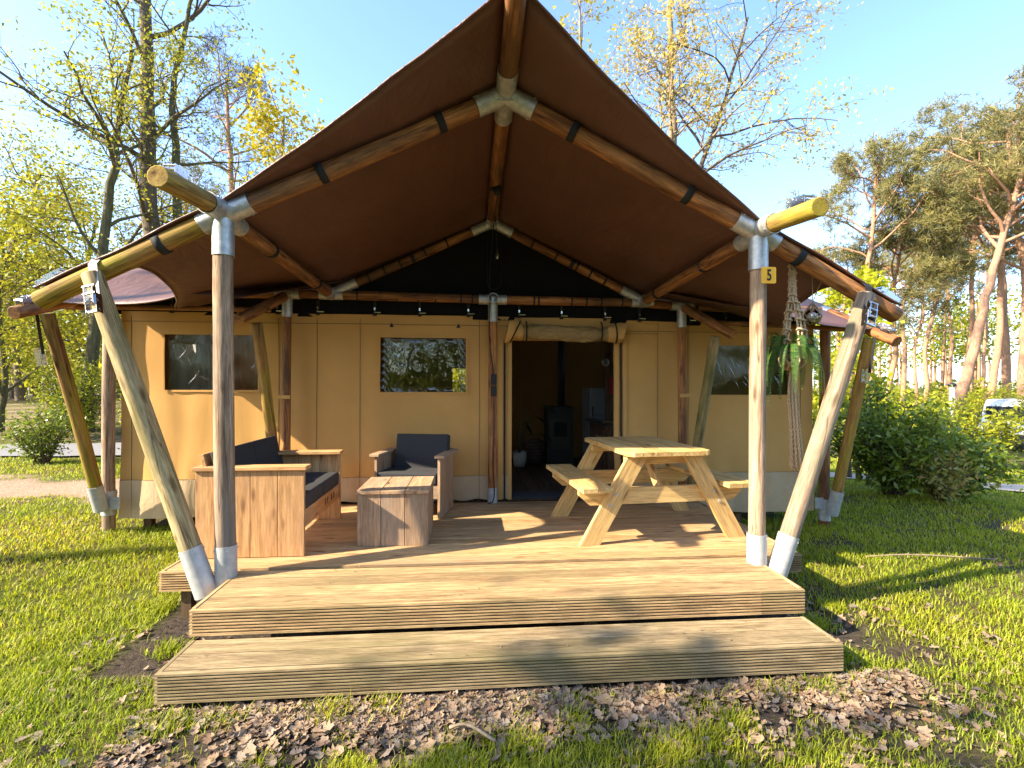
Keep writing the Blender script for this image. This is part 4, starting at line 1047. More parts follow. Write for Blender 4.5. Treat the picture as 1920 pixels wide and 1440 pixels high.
# net-wrapped glass jar
jar = empty('hanging_jar', (2.79, 3.78, 1.84), 'round glass jar in a string net hanging beside the macrame', 'jar')
JX, JY, JZ = 2.785, 3.80, 1.905
g = Geo(); g.lathe((JX, JY, JZ), [(0, -.062), (.04, -.058), (.064, -.03), (.07, .0), (.062, .035), (.04, .058), (.036, .07), (.033, .07), (.036, .056), (.058, .033), (.066, 0), (.06, -.028), (.038, -.054), (0, -.058)], 20); g.build('glass', M['glass'], jar, True)
g = Geo(); g.lathe((JX, JY, JZ), [(0, -.055), (.036, -.05), (.05, -.02), (.04, .01), (0, .02)], 12); g.build('candle', M['white'], jar, True)
for s in (-1, 1):
    g = Geo()
    for k in range(7):
        a0 = k * 2 * math.pi / 7
        g.tube([Vector((JX + math.cos(a0 + s * t) * r_, JY + math.sin(a0 + s * t) * r_, JZ + z)) for t, r_, z in ((0, .012, .11), (.1, .045, .062), (.45, .068, .03), (.9, .073, -.005), (1.3, .058, -.04), (1.6, .02, -.064))], .0028, 4)
    g.build('net', M['rope'], jar, True)
rope('string', smooth_curve([(JX, JY, 2.01), (JX - .012, JY - .02, 2.12), (JX - .03, JY - .04, 2.27)], 8), .0035, M['rope'], jar); rope('string', smooth_curve([(JX, JY, 2.01), (JX + .014, JY - .05, 2.13), (JX + .04, JY - .13, 2.27), (JX + .02, JY - .22, 2.33), (JX, JY - .24, 2.27)], 10), .0035, M['rope'], jar)

# ================================================================ inside the tent
mat_ = plank('door_mat', M['matt'], (.66, .26, .016), (.82, 5.90, .004), None, .004); tag(mat_, 'dark grey door mat just inside the tent doorway', 'mat')
stv = empty('wood_stove', (1.52, 8.45, 0), 'tall black stove with a flue pipe at the back of the tent', 'stove')
g = Geo(); g.box((1.52, 8.45, .48), (.44, .40, .90)); g.box((1.52, 8.45, .945), (.48, .44, .03)); g.box((1.52, 8.45, .02), (.46, .42, .04)); g.build('body', M['stove'], stv)
g = Geo(); g.box((1.52, 8.243, .50), (.34, .02, .50)); g.build('door', M['counter'], stv); g = Geo(); g.box((1.52, 8.228, .58), (.22, .012, .24)); g.build('glass_panel', M['darkglass'], stv)
g = Geo(); g.tube([(1.58, 8.5, .96), (1.58, 8.5, 2.25)], .062, 14); g.build('flue_pipe', M['stove'], stv, True)
fg = empty('fridge', (2.05, 7.9, 0), 'grey two-door fridge freezer beside the kitchen cabinet', 'fridge')
g = Geo(); g.box((2.09, 7.95, .65), (.40, .5, 1.26)); g.build('body', M['fridge'], fg)
for z, h in ((.42, .80), (1.06, .42)):
    plank('door', M['fridge'], (.39, .03, h), (2.09, 7.68, z + .02), fg, .006); g = Geo(); g.box((1.93, 7.655, z + (.32 if h > .6 else -.14)), (.02, .02, .16)); g.build('handle', M['inkblack'], fg)
kit = empty('kitchen_unit', (2.2, 6.9, 0), 'brown wooden kitchen cabinet wall with dark worktop inside the tent', 'kitchen')
plank('base_cabinet', M['cab'], (.78, .55, 1.0), (2.12, 7.0, .39), kit, .004, QZ @ Quaternion((1, 0, 0), R_(90)))
plank('worktop', M['counter'], (.66, 1.02, .035), (2.10, 7.0, .80), kit, .004)
plank('tall_panel', M['cab'], (1.25, .5, .04), (2.30, 7.35, 1.45), kit, .003, QZ @ Quaternion((1, 0, 0), R_(90)))
for z in (.60, .30):
    g = Geo(); g.tube([(1.84, 6.95, z - .03), (1.80, 6.95, z), (1.84, 6.95, z + .05)], .007, 6); g.build('handle', M['chrome'], kit)
plank('cabinet_door', M['cab'], (.62, .4, .018), (1.825, 6.76, .42), kit, .003, QZ @ Quaternion((1, 0, 0), R_(0)))
hb = empty('gas_hob', (2.05, 6.75, .82), 'steel gas hob on the dark worktop', 'hob')
g = Geo(); g.box((2.0, 6.78, .835), (.40, .40, .03)); g.build('plate', M['chrome'], hb); g = Geo()
for dx in (-.08, .08): g.tube([(2.0 + dx, 6.7, .85), (2.0 + dx, 6.7, .875)], .05, 10)
g.build('burner', M['stove'], hb)
sm = empty('smoke_alarm', (2.2, 7.3, 1.72), 'round white smoke alarm on the cabinet panel', 'smoke alarm')
g = Geo(); g.tube([(2.03, 7.30, 1.68), (2.03, 7.26, 1.68)], .06, 16); g.build('case', M['white'], sm, True)
g = Geo(); g.tube([(2.03, 7.262, 1.68), (2.03, 7.25, 1.68)], .03, 12); g.build('grille', M['fridge'], sm, True)
fb = plank('fire_blanket_box', M['red'], (.16, .05, .24), (2.17, 7.28, 1.32), None, .005); tag(fb, 'red fire blanket box on the cabinet panel', 'box')
tw = tag(sheet('green_cloth', lambda u, v: Vector((1.79 + .015 * math.sin(u * 9), 6.70 + .09 * u, .36 + .26 * v)), 10, 3, M['green'], None), 'bright green cloth hanging on the cabinet', 'cloth')
basket = empty('lantern_basket', (1.02, 8.2, 0), 'dark round woven lantern on the tent floor', 'lantern')
g = Geo(); g.lathe((1.06, 8.2, 0), [(0, 0), (.10, 0), (.16, .10), (.17, .25), (.13, .40), (.09, .43), (0, .43)], 16); g.build('body', M['cab'], basket, True)
for k in range(7):
    z = .05 + k * .055; r_ = .13 + .045 * math.sin((z + .05) * 6); g = Geo(); g.tube([Vector((1.06 + math.cos(t) * r_, 8.2 + math.sin(t) * r_, z)) for t in np.linspace(0, 6.28, 20)], .012, 5); g.build('weave', M['stove'], basket, True)
ip = empty('indoor_plant', (.80, 8.0, 0), 'broad-leaved plant in a pale pot inside the doorway', 'plant')
g = Geo(); g.lathe((.80, 8.0, 0), [(0, 0), (.09, 0), (.11, .1), (.12, .24), (.105, .24), (.1, .2), (0, .2)], 16); g.build('pot', M['white'], ip, True)
for az, L, h in ((.2, .38, .98), (.5, .30, .78), (2.5, .3, .9), (-.3, .32, .52), (3.4, .25, .6), (1.3, .3, .7)):
    p0 = Vector((.80, 8.0, .2)); tip = p0 + Vector((math.cos(az) * L, math.sin(az) * L * .4, h - .2)); m_ = p0.lerp(tip, .55) + Vector((-.06 * math.cos(az), 0, .12))
    stem = smooth_curve([p0, m_, tip], 8); rope('stem', stem, .006, M['indoorleaf'], ip, 5)
    d = Vector((math.cos(az), .2 * math.sin(az), -.25)).normalized(); s_ = Vector((0, 1, 0)).cross(d).normalized() * .5 + Vector((0, .8, .2)); vv = []; ff = []
    for i in range(9):
        t = i / 8; c = tip + d * .24 * t - Vector((0, 0, .10 * t * t)) + Vector((0, 0, .03)); wv = s_.normalized() * .052 * math.sin(math.pi * (t * .94 + .03)) ** .8; vv += [c - wv, c + Vector((0, 0, -.012)), c + wv]
    for i in range(8): ff += [(3 * i, 3 * i + 1, 3 * i + 4, 3 * i + 3), (3 * i + 1, 3 * i + 2, 3 * i + 5, 3 * i + 4)]
    link('leaf', pymesh('leaf', vv, ff, True), M['indoorleaf'], ip)

# ================================================================ vegetation
def tube_np(P, Rr, n, V, F, off):
    """append an n-sided tube along P (k,3) to lists; returns the new vertex offset"""
    P = np.asarray(P, float); k = len(P)
    T = np.empty_like(P); T[1:-1] = P[2:] - P[:-2]; T[0] = P[1] - P[0]; T[-1] = P[-1] - P[-2]
    T /= np.linalg.norm(T, axis=1)[:, None] + 1e-9
    ref = np.array([1., 0, 0]) if abs(T[0, 0]) < .8 else np.array([0, 1., 0])
    U = np.cross(T, ref); U /= np.linalg.norm(U, axis=1)[:, None] + 1e-9; W = np.cross(T, U)
    a = np.arange(n) * 2 * np.pi / n
    ring = P[:, None, :] + (U[:, None, :] * np.cos(a)[None, :, None] + W[:, None, :] * np.sin(a)[None, :, None]) * np.asarray(Rr)[:, None, None]
    V.append(ring.reshape(-1, 3))
    i = np.arange(k - 1)[:, None] * n; j = np.arange(n)[None, :]; j2 = (j + 1) % n
    F.append((np.stack([i + j, i + j2, i + n + j2, i + n + j], -1).reshape(-1, 4)) + off)
    return off + k * n
def unit(v): return v / (np.linalg.norm(v) + 1e-9)
def branch(r, p, d, L, nseg, wander, up):
    P = [p]; d = unit(d)
    for i in range(nseg):
        d = unit(d + r.normal(0, wander, 3) + np.array([0, 0, up])); P.append(P[-1] + d * L / nseg)
    return np.array(P)
def leaf_quads(r, pts, size, squash=1.0, aspect=.55, fold=.25):
    """one folded leaf (2 quads sharing the midrib -> a 4 vertex kite) at each point"""
    n = len(pts); d = r.normal(size=(n, 3)); d /= np.linalg.norm(d, axis=1)[:, None]; d[:, 2] *= squash
    e = r.normal(size=(n, 3)); s = np.cross(d, e); s /= np.linalg.norm(s, axis=1)[:, None] + 1e-9
    d /= np.linalg.norm(d, axis=1)[:, None] + 1e-9
    L = size * r.uniform(.6, 1.35, n)[:, None]
    nn = np.cross(d, s)
    a = pts; m1 = pts + d * L * .5 + s * L * aspect * .5 + nn * L * fold * .3; t = pts + d * L; m2 = pts + d * L * .5 - s * L * aspect * .5 + nn * L * fold * .3
    V = np.stack([a, m1, t, m2], 1).reshape(-1, 3); F = np.arange(4 * n).reshape(-1, 4)
    return V, F
def needle_tufts(r, pts, size, per=7, w=.10):
    n = len(pts) * per; P = np.repeat(pts, per, 0); d = r.normal(size=(n, 3)); d[:, 2] += .45; d /= np.linalg.norm(d, axis=1)[:, None]
    e = r.normal(size=(n, 3)); s = np.cross(d, e); s /= np.linalg.norm(s, axis=1)[:, None] + 1e-9
    L = size * r.uniform(.6, 1.3, n)[:, None]
    V = np.stack([P - s * L * w * .5, P + s * L * w * .5, P + d * L + s * L * w * .25, P + d * L - s * L * w * .25], 1).reshape(-1, 3)
    return V, np.arange(4 * n).reshape(-1, 4)
def make_tree(name, label, cat, base, trunk, r0, seed, levels, leafsize, nleaf, leafmat_, bark, f0=.35, group=None, r_top=.25, leaf_sigma=.25, tuft=None, clump=1.0, up=(.05, .03, .02), lean_ok=True, twigbark=None, shape=None):
    """trunk: list of offsets from base; levels: [(count, length, angle_deg, wander), ...]"""
    r = np.random.default_rng(seed); base = np.array(base, float)
    root = empty(name, tuple(base), label, cat, group)
    T = np.array([tuple(v) for v in smooth_curve([tuple(t) for t in trunk], 22)])
    k = len(T); tt = np.linspace(0, 1, k); RR = r0 * (1 - (1 - r_top) * tt); RR[0] *= 1.35; RR[1] *= 1.1
    T[2:-1] += r.normal(0, r0 * .12, (k - 3, 3)) * np.array([1, 1, 0])
    V, F, off = [], [], 0
    off = tube_np(T, RR, 9, V, F, off)
    V2, F2, off2 = [], [], 0
    parents = [(T, RR, f0)]
    ends = []
    for li, (cnt, ln, ang, wd) in enumerate(levels):
        nxt = []; last = li == len(levels) - 1
        for P, R0, fs in parents:
            kk = len(P)
            for c in range(cnt):
                f = fs + (1 - fs) * (c + r.uniform(.1, .9)) / cnt; x = f * (kk - 1); i0 = min(int(x), kk - 2); u = x - i0
                p = P[i0] * (1 - u) + P[i0 + 1] * u; rad = R0[i0] * (1 - u) + R0[i0 + 1] * u
                ax = unit(P[i0 + 1] - P[i0]); az = r.uniform(0, 2 * np.pi) if li else c * 2.4 + r.uniform(-.6, .6)
                o1 = unit(np.cross(ax, [0.3, .9, .1])); o2 = np.cross(ax, o1); a = np.radians(ang * r.uniform(.75, 1.25))
                d = ax * np.cos(a) + (o1 * np.cos(az) + o2 * np.sin(az)) * np.sin(a)
                sc = shape(f) if (shape and li == 0) else (1.15 - .6 * (f - fs) / (1 - fs + 1e-6))
                L = ln * sc * r.uniform(.7, 1.25)
                B = branch(r, p, d, L, 6 if not last else 4, wd, up[min(li, len(up) - 1)])
                rb = min(rad * .62, max(.006, L * .022)); Rb = np.linspace(rb, rb * .3, len(B))
                if li < 2 and not (tuft and li > 1): off = tube_np(B, Rb, 6 if li == 0 else 4, V, F, off)
                else: off2 = tube_np(B, Rb, 3, V2, F2, off2)
                nxt.append((B, Rb, .25))
                if last: ends.append(B)
        parents = nxt
    me = npmesh('trunk', np.concatenate(V), np.concatenate(F), True)
    link('trunk', me, bark, root).matrix_parent_inverse = Matrix.Translation(-Vector(base)) if False else Matrix()
    if V2:
        tw_ = link('twigs', npmesh('twigs', np.concatenate(V2), np.concatenate(F2), True), twigbark or M['twig'], root); tw_.matrix_parent_inverse = Matrix(); tw_['kind'] = 'stuff'
    if nleaf:
        ec = np.concatenate([b[1:] for b in ends]); w = r.random(len(ec)) ** clump; w /= w.sum()
        pts = ec[r.choice(len(ec), nleaf, p=w)] + r.normal(0, leaf_sigma, (nleaf, 3)) * np.array([1, 1, .8])
        if tuft: LV, LF = needle_tufts(r, pts, leafsize, tuft)
        else: LV, LF = leaf_quads(r, pts, leafsize)
        link('crown', npmesh('crown', LV, LF, False), leafmat_, root).matrix_parent_inverse = Matrix()
    return root
# meshes above are built in coordinates local to the tree's base
def at(u, y):
    """metres right of the tent axis for a bearing u (tangent of the angle), at depth y"""
    return u * y
DEC = lambda n1, l1, n2, l2, n3, l3: [(n1, l1, 58, .16), (n2, l2, 48, .20), (n3, l3, 45, .22)]
LT = 'trees beyond the lawn on the left'
# --- left: oaks and beeches
make_tree('oak_tree', 'thick dark oak trunk forking high above the left canopy pole', 'tree', (-9.65, 16, -.1), [(0, 0, 0), (-.15, 0, 4.5), (-.3, 0, 9), (-.42, .1, 14), (-.6, .2, 20)], .33, 21,
          DEC(15, 3.6, 6, 1.7, 5, .8), .11, 3600, M['leafl'], M['oakbark'], .30, LT, leaf_sigma=.22, clump=2.2)
make_tree('oak_tree', 'slimmer stem rising close beside the thick oak', 'tree', (-9.0, 16.3, -.1), [(0, 0, 0), (-.1, 0, 4), (-.25, 0, 8), (-.35, 0, 11), (.3, 0, 14)], .19, 22,
          DEC(9, 2.4, 5, 1.3, 4, .7), .12, 1500, M['leafl'], M['greenbark'], .35, LT, clump=2.0)
make_tree('beech_tree', 'grey forked tree left of the thick oak, thin leaves', 'tree', (-11.0, 15, -.1), [(0, 0, 0), (.15, 0, 2), (.42, 0, 4.5), (.75, 0, 7.5), (.9, 0, 9.0), (1.3, 0, 11.0)], .19, 23,
          DEC(15, 3.0, 6, 1.5, 5, .8), .105, 6000, M['leafl'], M['greenbark'], .28, LT, clump=1.3)
make_tree('beech_tree', 'leaning side stem with drooping yellow-green leaves at the far left edge', 'tree', (-15.5, 17, .1), [(0, 0, 0), (.3, 0, 2.5), (.7, 0, 5), (1.3, 0, 6.5), (1.7, 0, 8)], .18, 24,
          DEC(13, 3.0, 6, 1.5, 5, .8), .11, 5500, M['leafl'], M['oakbark'], .18, LT, up=(.0, -.01, -.02))
make_tree('young_beech', 'young beech with bright leaves just beyond the road', 'tree', (-12.9, 14.6, .0), [(0, 0, 0), (.05, .1, 1.5), (-.1, .1, 3.5), (.1, 0, 5.5)], .09, 25,
          DEC(16, 1.9, 6, 1.0, 4, .6), .11, 9000, M['leafl'], M['greenbark'], .12, LT)
make_tree('young_beech', 'bushy young tree behind the road by the tent corner', 'tree', (-7.6, 15.5, .0), [(0, 0, 0), (.1, 0, 1.5), (0, .1, 3.4), (.1, 0, 5.4)], .09, 26,
          DEC(16, 1.8, 6, 1.0, 4, .6), .11, 8000, M['bush'], M['greenbark'], .10, LT)
make_tree('beech_tree', 'dense yellow-green beech filling the left edge of the wood', 'tree', (-19.5, 20, .2), [(0, 0, 0), (.2, 0, 3), (-.1, 0, 5.5), (.2, 0, 8.6)], .2, 27,
          DEC(18, 3.2, 6, 1.8, 5, .9), .14, 8500, M['leafl'], M['oakbark'], .12, LT)
make_tree('beech_tree', 'tall thin beech between the forked tree and the left edge', 'tree', (-15.2, 21, .2), [(0, 0, 0), (.1, 0, 3), (-.2, 0, 5), (.2, 0, 7.6)], .17, 28,
          DEC(18, 2.8, 6, 1.6, 5, .9), .14, 8000, M['leafl'], M['greenbark'], .10, LT)
make_tree('beech_tree', 'leafy tree standing behind the thick oak', 'tree', (-12.0, 23, .2), [(0, 0, 0), (.1, 0, 3), (.1, 0, 4.5), (.2, 0, 7.0)], .18, 29,
          DEC(18, 2.6, 6, 1.5, 5, .9), .14, 6500, M['leafl'], M['greenbark'], .10, LT)
make_tree('pine_tree', 'bluish pine with fine reddish branches above the left roof slope', 'tree', (-12.1, 26, -.2), [(0, 0, 0), (.2, 0, 5), (.1, 0, 10), (-.2, 0, 14.5), (-.3, 0, 17)], .24, 30,
          [(15, 3.0, 55, .16), (6, 1.3, 45, .2), (4, .6, 45, .2)], .20, 1500, M['needleb'], M['pinebark'], .5, LT, tuft=6, leaf_sigma=.16, clump=1.2)
make_tree('pine_tree', 'low brownish pine crown just left of the canopy edge', 'tree', (-13.3, 24, -.2), [(0, 0, 0), (.1, 0, 4), (0, 0, 8), (.1, 0, 10.5)], .2, 31,
          [(13, 2.6, 65, .16), (6, 1.2, 45, .2), (4, .6, 45, .2)], .20, 1500, M['needle'], M['pinebark'], .45, LT, tuft=6, leaf_sigma=.18)
make_tree('maple_tree', 'yellow maple top peeking over the left slope of the canopy', 'tree', (-7.1, 19, -.3), [(0, 0, 0), (.1, 0, 4), (0, 0, 8), (.1, 0, 11.6)], .15, 32,
          [(12, 2.3, 45, .16), (6, 1.1, 45, .2), (4, .6, 45, .2)], .20, 2600, M['leafm'], M['palebark'], .45, LT, clump=1.5)
# --- tall sparsely leaved tree behind the tent, right of the ridge
make_tree('oak_tree', 'tall tree with bare arching twigs and small buds right of the canopy peak', 'tree', (7.0, 16.5, -.4), [(0, 0, 0), (.05, 0, 5), (-.05, 0, 9), (-.1, 0, 12.0), (-.15, 0, 19)], .27, 33,
          [(14, 2.7, 46, .15), (7, 1.5, 50, .22), (6, .8, 48, .25)], .13, 5200, M['leafb'], M['palebark'], .42, None, leaf_sigma=.12, clump=1.2, up=(.03, -.01, -.02))
make_tree('oak_tree', 'spreading side stem whose long twigs reach right over the canopy', 'tree', (7.35, 16.3, -.4), [(0, 0, 0), (.1, 0, 5), (.2, 0, 8.2), (1.2, 0, 11), (2.2, 0, 14.5)], .14, 34,
          [(12, 3.6, 60, .14), (7, 2.0, 50, .22), (5, 1.0, 48, .25)], .12, 3600, M['leafb'], M['twig'], .50, None, leaf_sigma=.12, clump=1.2, up=(.0, -.015, -.03))
make_tree('oak_tree', 'small yellow-leaved tree top right beside the canopy peak', 'tree', (4.0, 18, -.4), [(0, 0, 0), (0, 0, 5), (.1, 0, 10), (0, 0, 16)], .14, 35,
          [(12, 2.4, 40, .15), (6, 1.3, 45, .22), (5, .7, 48, .25)], .15, 1500, M['leafm'], M['palebark'], .5, None, leaf_sigma=.14, clump=1.6)
# --- right: pine wood
def pine(label, x, y, zb, lean, h, r0, seed, crown=2.6, f0=.66, n=1100, wob=.3, cnt=15):
    rr = random.Random(seed); tr = [(0, 0, 0)]
    for i in range(1, 6):
        t = i / 5; tr.append((lean * t * h * .1 + wob * rr.uniform(-1, 1) * math.sin(t * 3), wob * rr.uniform(-.5, .5) * math.sin(t * 3), h * t))
    return make_tree('pine_tree', label, 'tree', (x, y, zb), tr, r0, seed, [(cnt, crown, 62, .20), (5, crown * .45, 48, .24), (4, crown * .22, 48, .24)], .27, n, M['needle'], M['pinebark'], f0, 'pines of the wood on the right', tuft=9, leaf_sigma=.20, r_top=.35,
                     shape=lambda f: .55 + 1.1 * math.sin(math.pi * min(1, max(0, (f - f0) / (1 - f0)) * .8 + .15)))
PN = [ # bearing tangent, y, lean, height, r0, label, crown length, crown start, tufts, wobble
    (.822, 27, 1.0, 14.0, .22, 'pine with a kinked pale trunk and rounded crown behind the right canopy pole', 2.7, .66, 2600, .35),
    (1.048, 22, 3.0, 12.0, .27, 'thick pale pine trunk leaning right, nearest of the pine wood', 3.4, .68, 3200, .12),
    (1.137, 25, 1.2, 14.5, .21, 'slender pine next to the right picture edge, right of the thick leaning trunk', 3.0, .62, 2600, .2),
    (.896, 29, 1.1, 11.5, .19, 'reddish pine trunk bending left of the thick leaning pine', 2.3, .66, 1900, .45),
    (.94, 34, .9, 13.2, .19, 'thin twisting pine stem further back in the pine wood', 2.5, .64, 1600, .5),
    (1.09, 33, .6, 16.0, .22, 'tall pine with a dark crown behind the slender pine', 3.2, .60, 2200, .3),
    (1.20, 30, -.3, 18.5, .26, 'tallest pine crown at the right picture edge', 4.2, .54, 3400, .3),
    (1.25, 24, -.8, 15.0, .24, 'pine at the far right whose branches reach in from the edge', 4.2, .52, 3000, .3),
    (.785, 30, .8, 9.0, .17, 'low pine crown half hidden by the right canopy pole', 2.0, .6, 1300, .3),
    (.80, 44, .3, 11.0, .19, 'distant pine showing between roof edge and canopy pole', 2.4, .6, 1000, .4),
    (.865, 42, .3, 13.0, .18, 'distant straight pine stem left of the kinked pine', 2.4, .62, 1000, .3),
    (.996, 38, .9, 14.5, .2, 'far pine seen just left of the thick leaning trunk', 2.8, .62, 1500, .4),
    (1.06, 44, -.4, 16.0, .2, 'far pine seen just right of the thick leaning trunk', 2.8, .60, 1200, .3),
    (1.135, 46, .3, 17.5, .2, 'far pine left of the slender edge pine', 3.0, .6, 1200, .3),
    (.97, 27, .5, 7.5, .12, 'short thin pine under the crown of the kinked pine', 1.6, .6, 900, .3),
    (.915, 50, .4, 14.0, .2, 'faint pine stem deep in the wood behind the hazel', 2.6, .62, 900, .3)]
for i, (u, y, lean, h, r0, lab, cr, f0, n, wob) in enumerate(PN):
    pine(lab, u * y, y, -1.6 if y > 24 else -1.4, lean, h + 1.5, r0, 60 + i, cr, f0, n, wob)
# --- shrubs
def make_shrub(name, label, base, rx, ry, h, seed, n, size, lm, stems=14, cat='shrub', group=None, sigma=.10, bark=None, hollow=.55):
    r = np.random.default_rng(seed); root = empty(name, base, label, cat, group); V, F, off = [], [], 0; tips = []
    for s in range(stems):
        az = r.uniform(0, 6.28); rad = math.sqrt(r.uniform(.05, 1)); ex, ey = rx * rad * math.cos(az), ry * rad * math.sin(az); ez = h * (1 - .45 * rad ** 2) * r.uniform(.75, 1.05)
        m_ = np.array([ex * .45, ey * .45, ez * .5]) + r.normal(0, .06, 3)
        P = np.array([tuple(v) for v in smooth_curve([(r.normal(0, .05), r.normal(0, .05), -.02), tuple(m_), (ex, ey, ez)], 7)])
        off = tube_np(P, np.linspace(.02, .005, 7) * (h / 1.3), 5, V, F, off)
        for q in range(7):
            i0 = r.integers(2, 7); d = unit(r.normal(size=3) + np.array([ex, ey, .7]) * .5); B = branch(r, P[i0], d, r.uniform(.2, .5) * h * .45, 4, .2, .05)
            off = tube_np(B, np.linspace(.008, .003, 5) * (h / 1.3), 3, V, F, off); tips.append(B[1:])
    link('stems', npmesh('stems', np.concatenate(V), np.concatenate(F), True), bark or M['twig'], root).matrix_parent_inverse = Matrix()
    tp = np.concatenate(tips); pts = tp[r.integers(0, len(tp), n)] + r.normal(0, sigma, (n, 3)); pts = pts[pts[:, 2] > .03]
    LV, LF = leaf_quads(r, pts, size, .8, .42, .3)
    link('foliage', npmesh('foliage', LV, LF), lm, root).matrix_parent_inverse = Matrix()
    return root
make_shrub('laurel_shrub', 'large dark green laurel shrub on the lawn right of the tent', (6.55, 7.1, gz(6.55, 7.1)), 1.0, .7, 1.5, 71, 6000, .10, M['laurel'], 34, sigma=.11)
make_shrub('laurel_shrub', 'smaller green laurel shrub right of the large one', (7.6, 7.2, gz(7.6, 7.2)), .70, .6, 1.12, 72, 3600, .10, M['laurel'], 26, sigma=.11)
make_shrub('red_tipped_shrub', 'low shrub with pale reddish leaves in front of the laurels', (7.0, 6.75, gz(7.0, 6.75)), .55, .4, .80, 73, 1900, .085, M['laurelr'], 18, sigma=.08)
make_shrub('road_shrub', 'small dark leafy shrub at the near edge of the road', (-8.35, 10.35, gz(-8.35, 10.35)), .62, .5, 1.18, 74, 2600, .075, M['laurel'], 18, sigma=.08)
make_shrub('road_shrub', 'light green shrub behind the left corner post of the tent', (-6.8, 11.1, gz(-6.8, 11.1)), .6, .5, 1.6, 75, 2600, .08, M['bush'], 18, sigma=.10)
make_shrub('holly_shrub', 'loose shrub with yellow leaves across the road', (-10.6, 14.2, .0), 1.2, .8, 1.9, 76, 4200, .10, M['bush'], 22, sigma=.14)
make_tree('hazel_tree', 'bright yellow-green hazel behind the right corner post', 'tree', (8.1, 9.9, gz(8.1, 9.9)), [(0, 0, 0), (0, 0, 1.2), (.1, 0, 2.6), (.05, 0, 4.1)], .05, 77, [(16, .95, 60, .12), (6, .5, 50, .2), (4, .25, 45, .2)], .13, 3200, M['hazel'], M['twig'], .12, None, leaf_sigma=.07)
make_shrub('bush', 'yellow bush seen through the back window of the tent', (-.3, 13.2, -.3), 1.3, .8, 2.6, 79, 2500, .2, M['hazel'], 16, 'bush', None, .22)
BG = 'bushes in front of the pine wood'
for i, (u, y, w, h, lab, lm) in enumerate([(.93, 14.5, 1.5, 2.3, 'yellow-green bush behind the hazel', 'bush'), (1.08, 17, 1.8, 2.5, 'round light bush behind the dark laurel', 'bush'), (1.31, 21, 1.6, 3.3, 'tall bright bush at the right edge behind the van', 'bush'),
        (.99, 20, 1.8, 2.6, 'pale bush below the kinked pine', 'leafl'), (1.12, 24.5, 1.8, 3.0, 'bush under the slender edge pine', 'bush'), (1.36, 17, 1.3, 4.2, 'high leafy bush cut by the right picture edge', 'leafl'), (.87, 19, 1.6, 2.4, 'bush seen past the right corner post', 'bush'), (1.06, 26, 2.6, 2.8, 'broad bush at the foot of the leaning pine', 'leafl')]):
    make_shrub('bush', lab, (u * y, y, gz(u * y, y) - .05), w, w * .7, h, 80 + i, 5200, .17, M[lm], 20, 'bush', BG, .22)

# --- the far wood behind everything (one mass)
r = np.random.default_rng(5); V, F, off = [], [], 0; LP = []
def far_tree(x, y, h, cw, leafy, zb):
    global off
    P = np.array([(x, y, zb), (x + r.normal(0, .3), y, zb + h * .4), (x + r.normal(0, .5), y, zb + h)]); off = tube_np(P, [.22, .17, .05], 5, V, F, off)
    n = int(leafy); LP.append(np.stack([x + r.normal(0, cw, n), y + r.normal(0, cw, n), zb + h * r.uniform(.12 if leafy > 300 else .5, 1.02, n)], 1))
for i in range(46):
    y = r.uniform(28, 48); u = r.uniform(-1.25, -.48); far_tree(u * y, y, r.uniform(7, 11.5) * (1.0 if u < -.7 else .8), 1.7, 520, .4)
tv, tf = np.concatenate(V), np.concatenate(F)
wood_l = empty('far_wood', (-30, 36, 0), 'pale green mass of distant broadleaf wood behind the left trees', 'wood'); tag(wood_l, kind='stuff')
link('trunks', npmesh('trunks', tv, tf, True), M['oakbark'], wood_l)
pts = np.concatenate(LP); LV, LF = leaf_quads(r, pts, .42, .9, .6); link('foliage', npmesh('foliage', LV, LF), M['leafl'], wood_l)
V, F, off = [], [], 0; LP = []
for i in range(42):
    y = r.uniform(50, 78); u = r.uniform(.74, 1.4); far_tree(u * y, y, r.uniform(8, 12) + (u - .8) * 14, 1.5, 220, -2)
for i in range(70):
    y = r.uniform(40, 60); u = r.uniform(.72, 1.4); n = 120; h = r.uniform(1.5, 4.0); LP.append(np.stack([u * y + r.normal(0, 1.4, n), y + r.normal(0, 1.0, n), -2 + h * r.uniform(0, 1, n)], 1))
wood_r = empty('far_wood', (50, 58, -2), 'hazy distant pine wood behind the right pines', 'wood'); tag(wood_r, kind='stuff')
link('trunks', npmesh('trunks', np.concatenate(V), np.concatenate(F), True), M['pinebark'], wood_r)
pts = np.concatenate(LP); LV, LF = leaf_quads(r, pts, .5, .9, .6); link('foliage', npmesh('foliage', LV, LF), M['bush'], wood_r)

V, F, off = [], [], 0; LP = []
for i in range(34):
    x = r.uniform(-34, 34); y = r.uniform(-34, -24); far_tree(x, y, r.uniform(8, 13), 1.8, 420, -.6)
wood_b = empty('far_wood', (0, -29, 0), 'edge of a wood behind the viewer, mirrored in the tent windows', 'wood'); tag(wood_b, kind='stuff')
link('trunks', npmesh('trunks', np.concatenate(V), np.concatenate(F), True), M['oakbark'], wood_b)
pts = np.concatenate(LP); pts[:, 2] = -.5 + (pts[:, 2] + .5) * r.uniform(.05, 1, len(pts)); LV, LF = leaf_quads(r, pts, .7, .9, .7); link('foliage', npmesh('foliage', LV, LF), M['laurel'], wood_b)

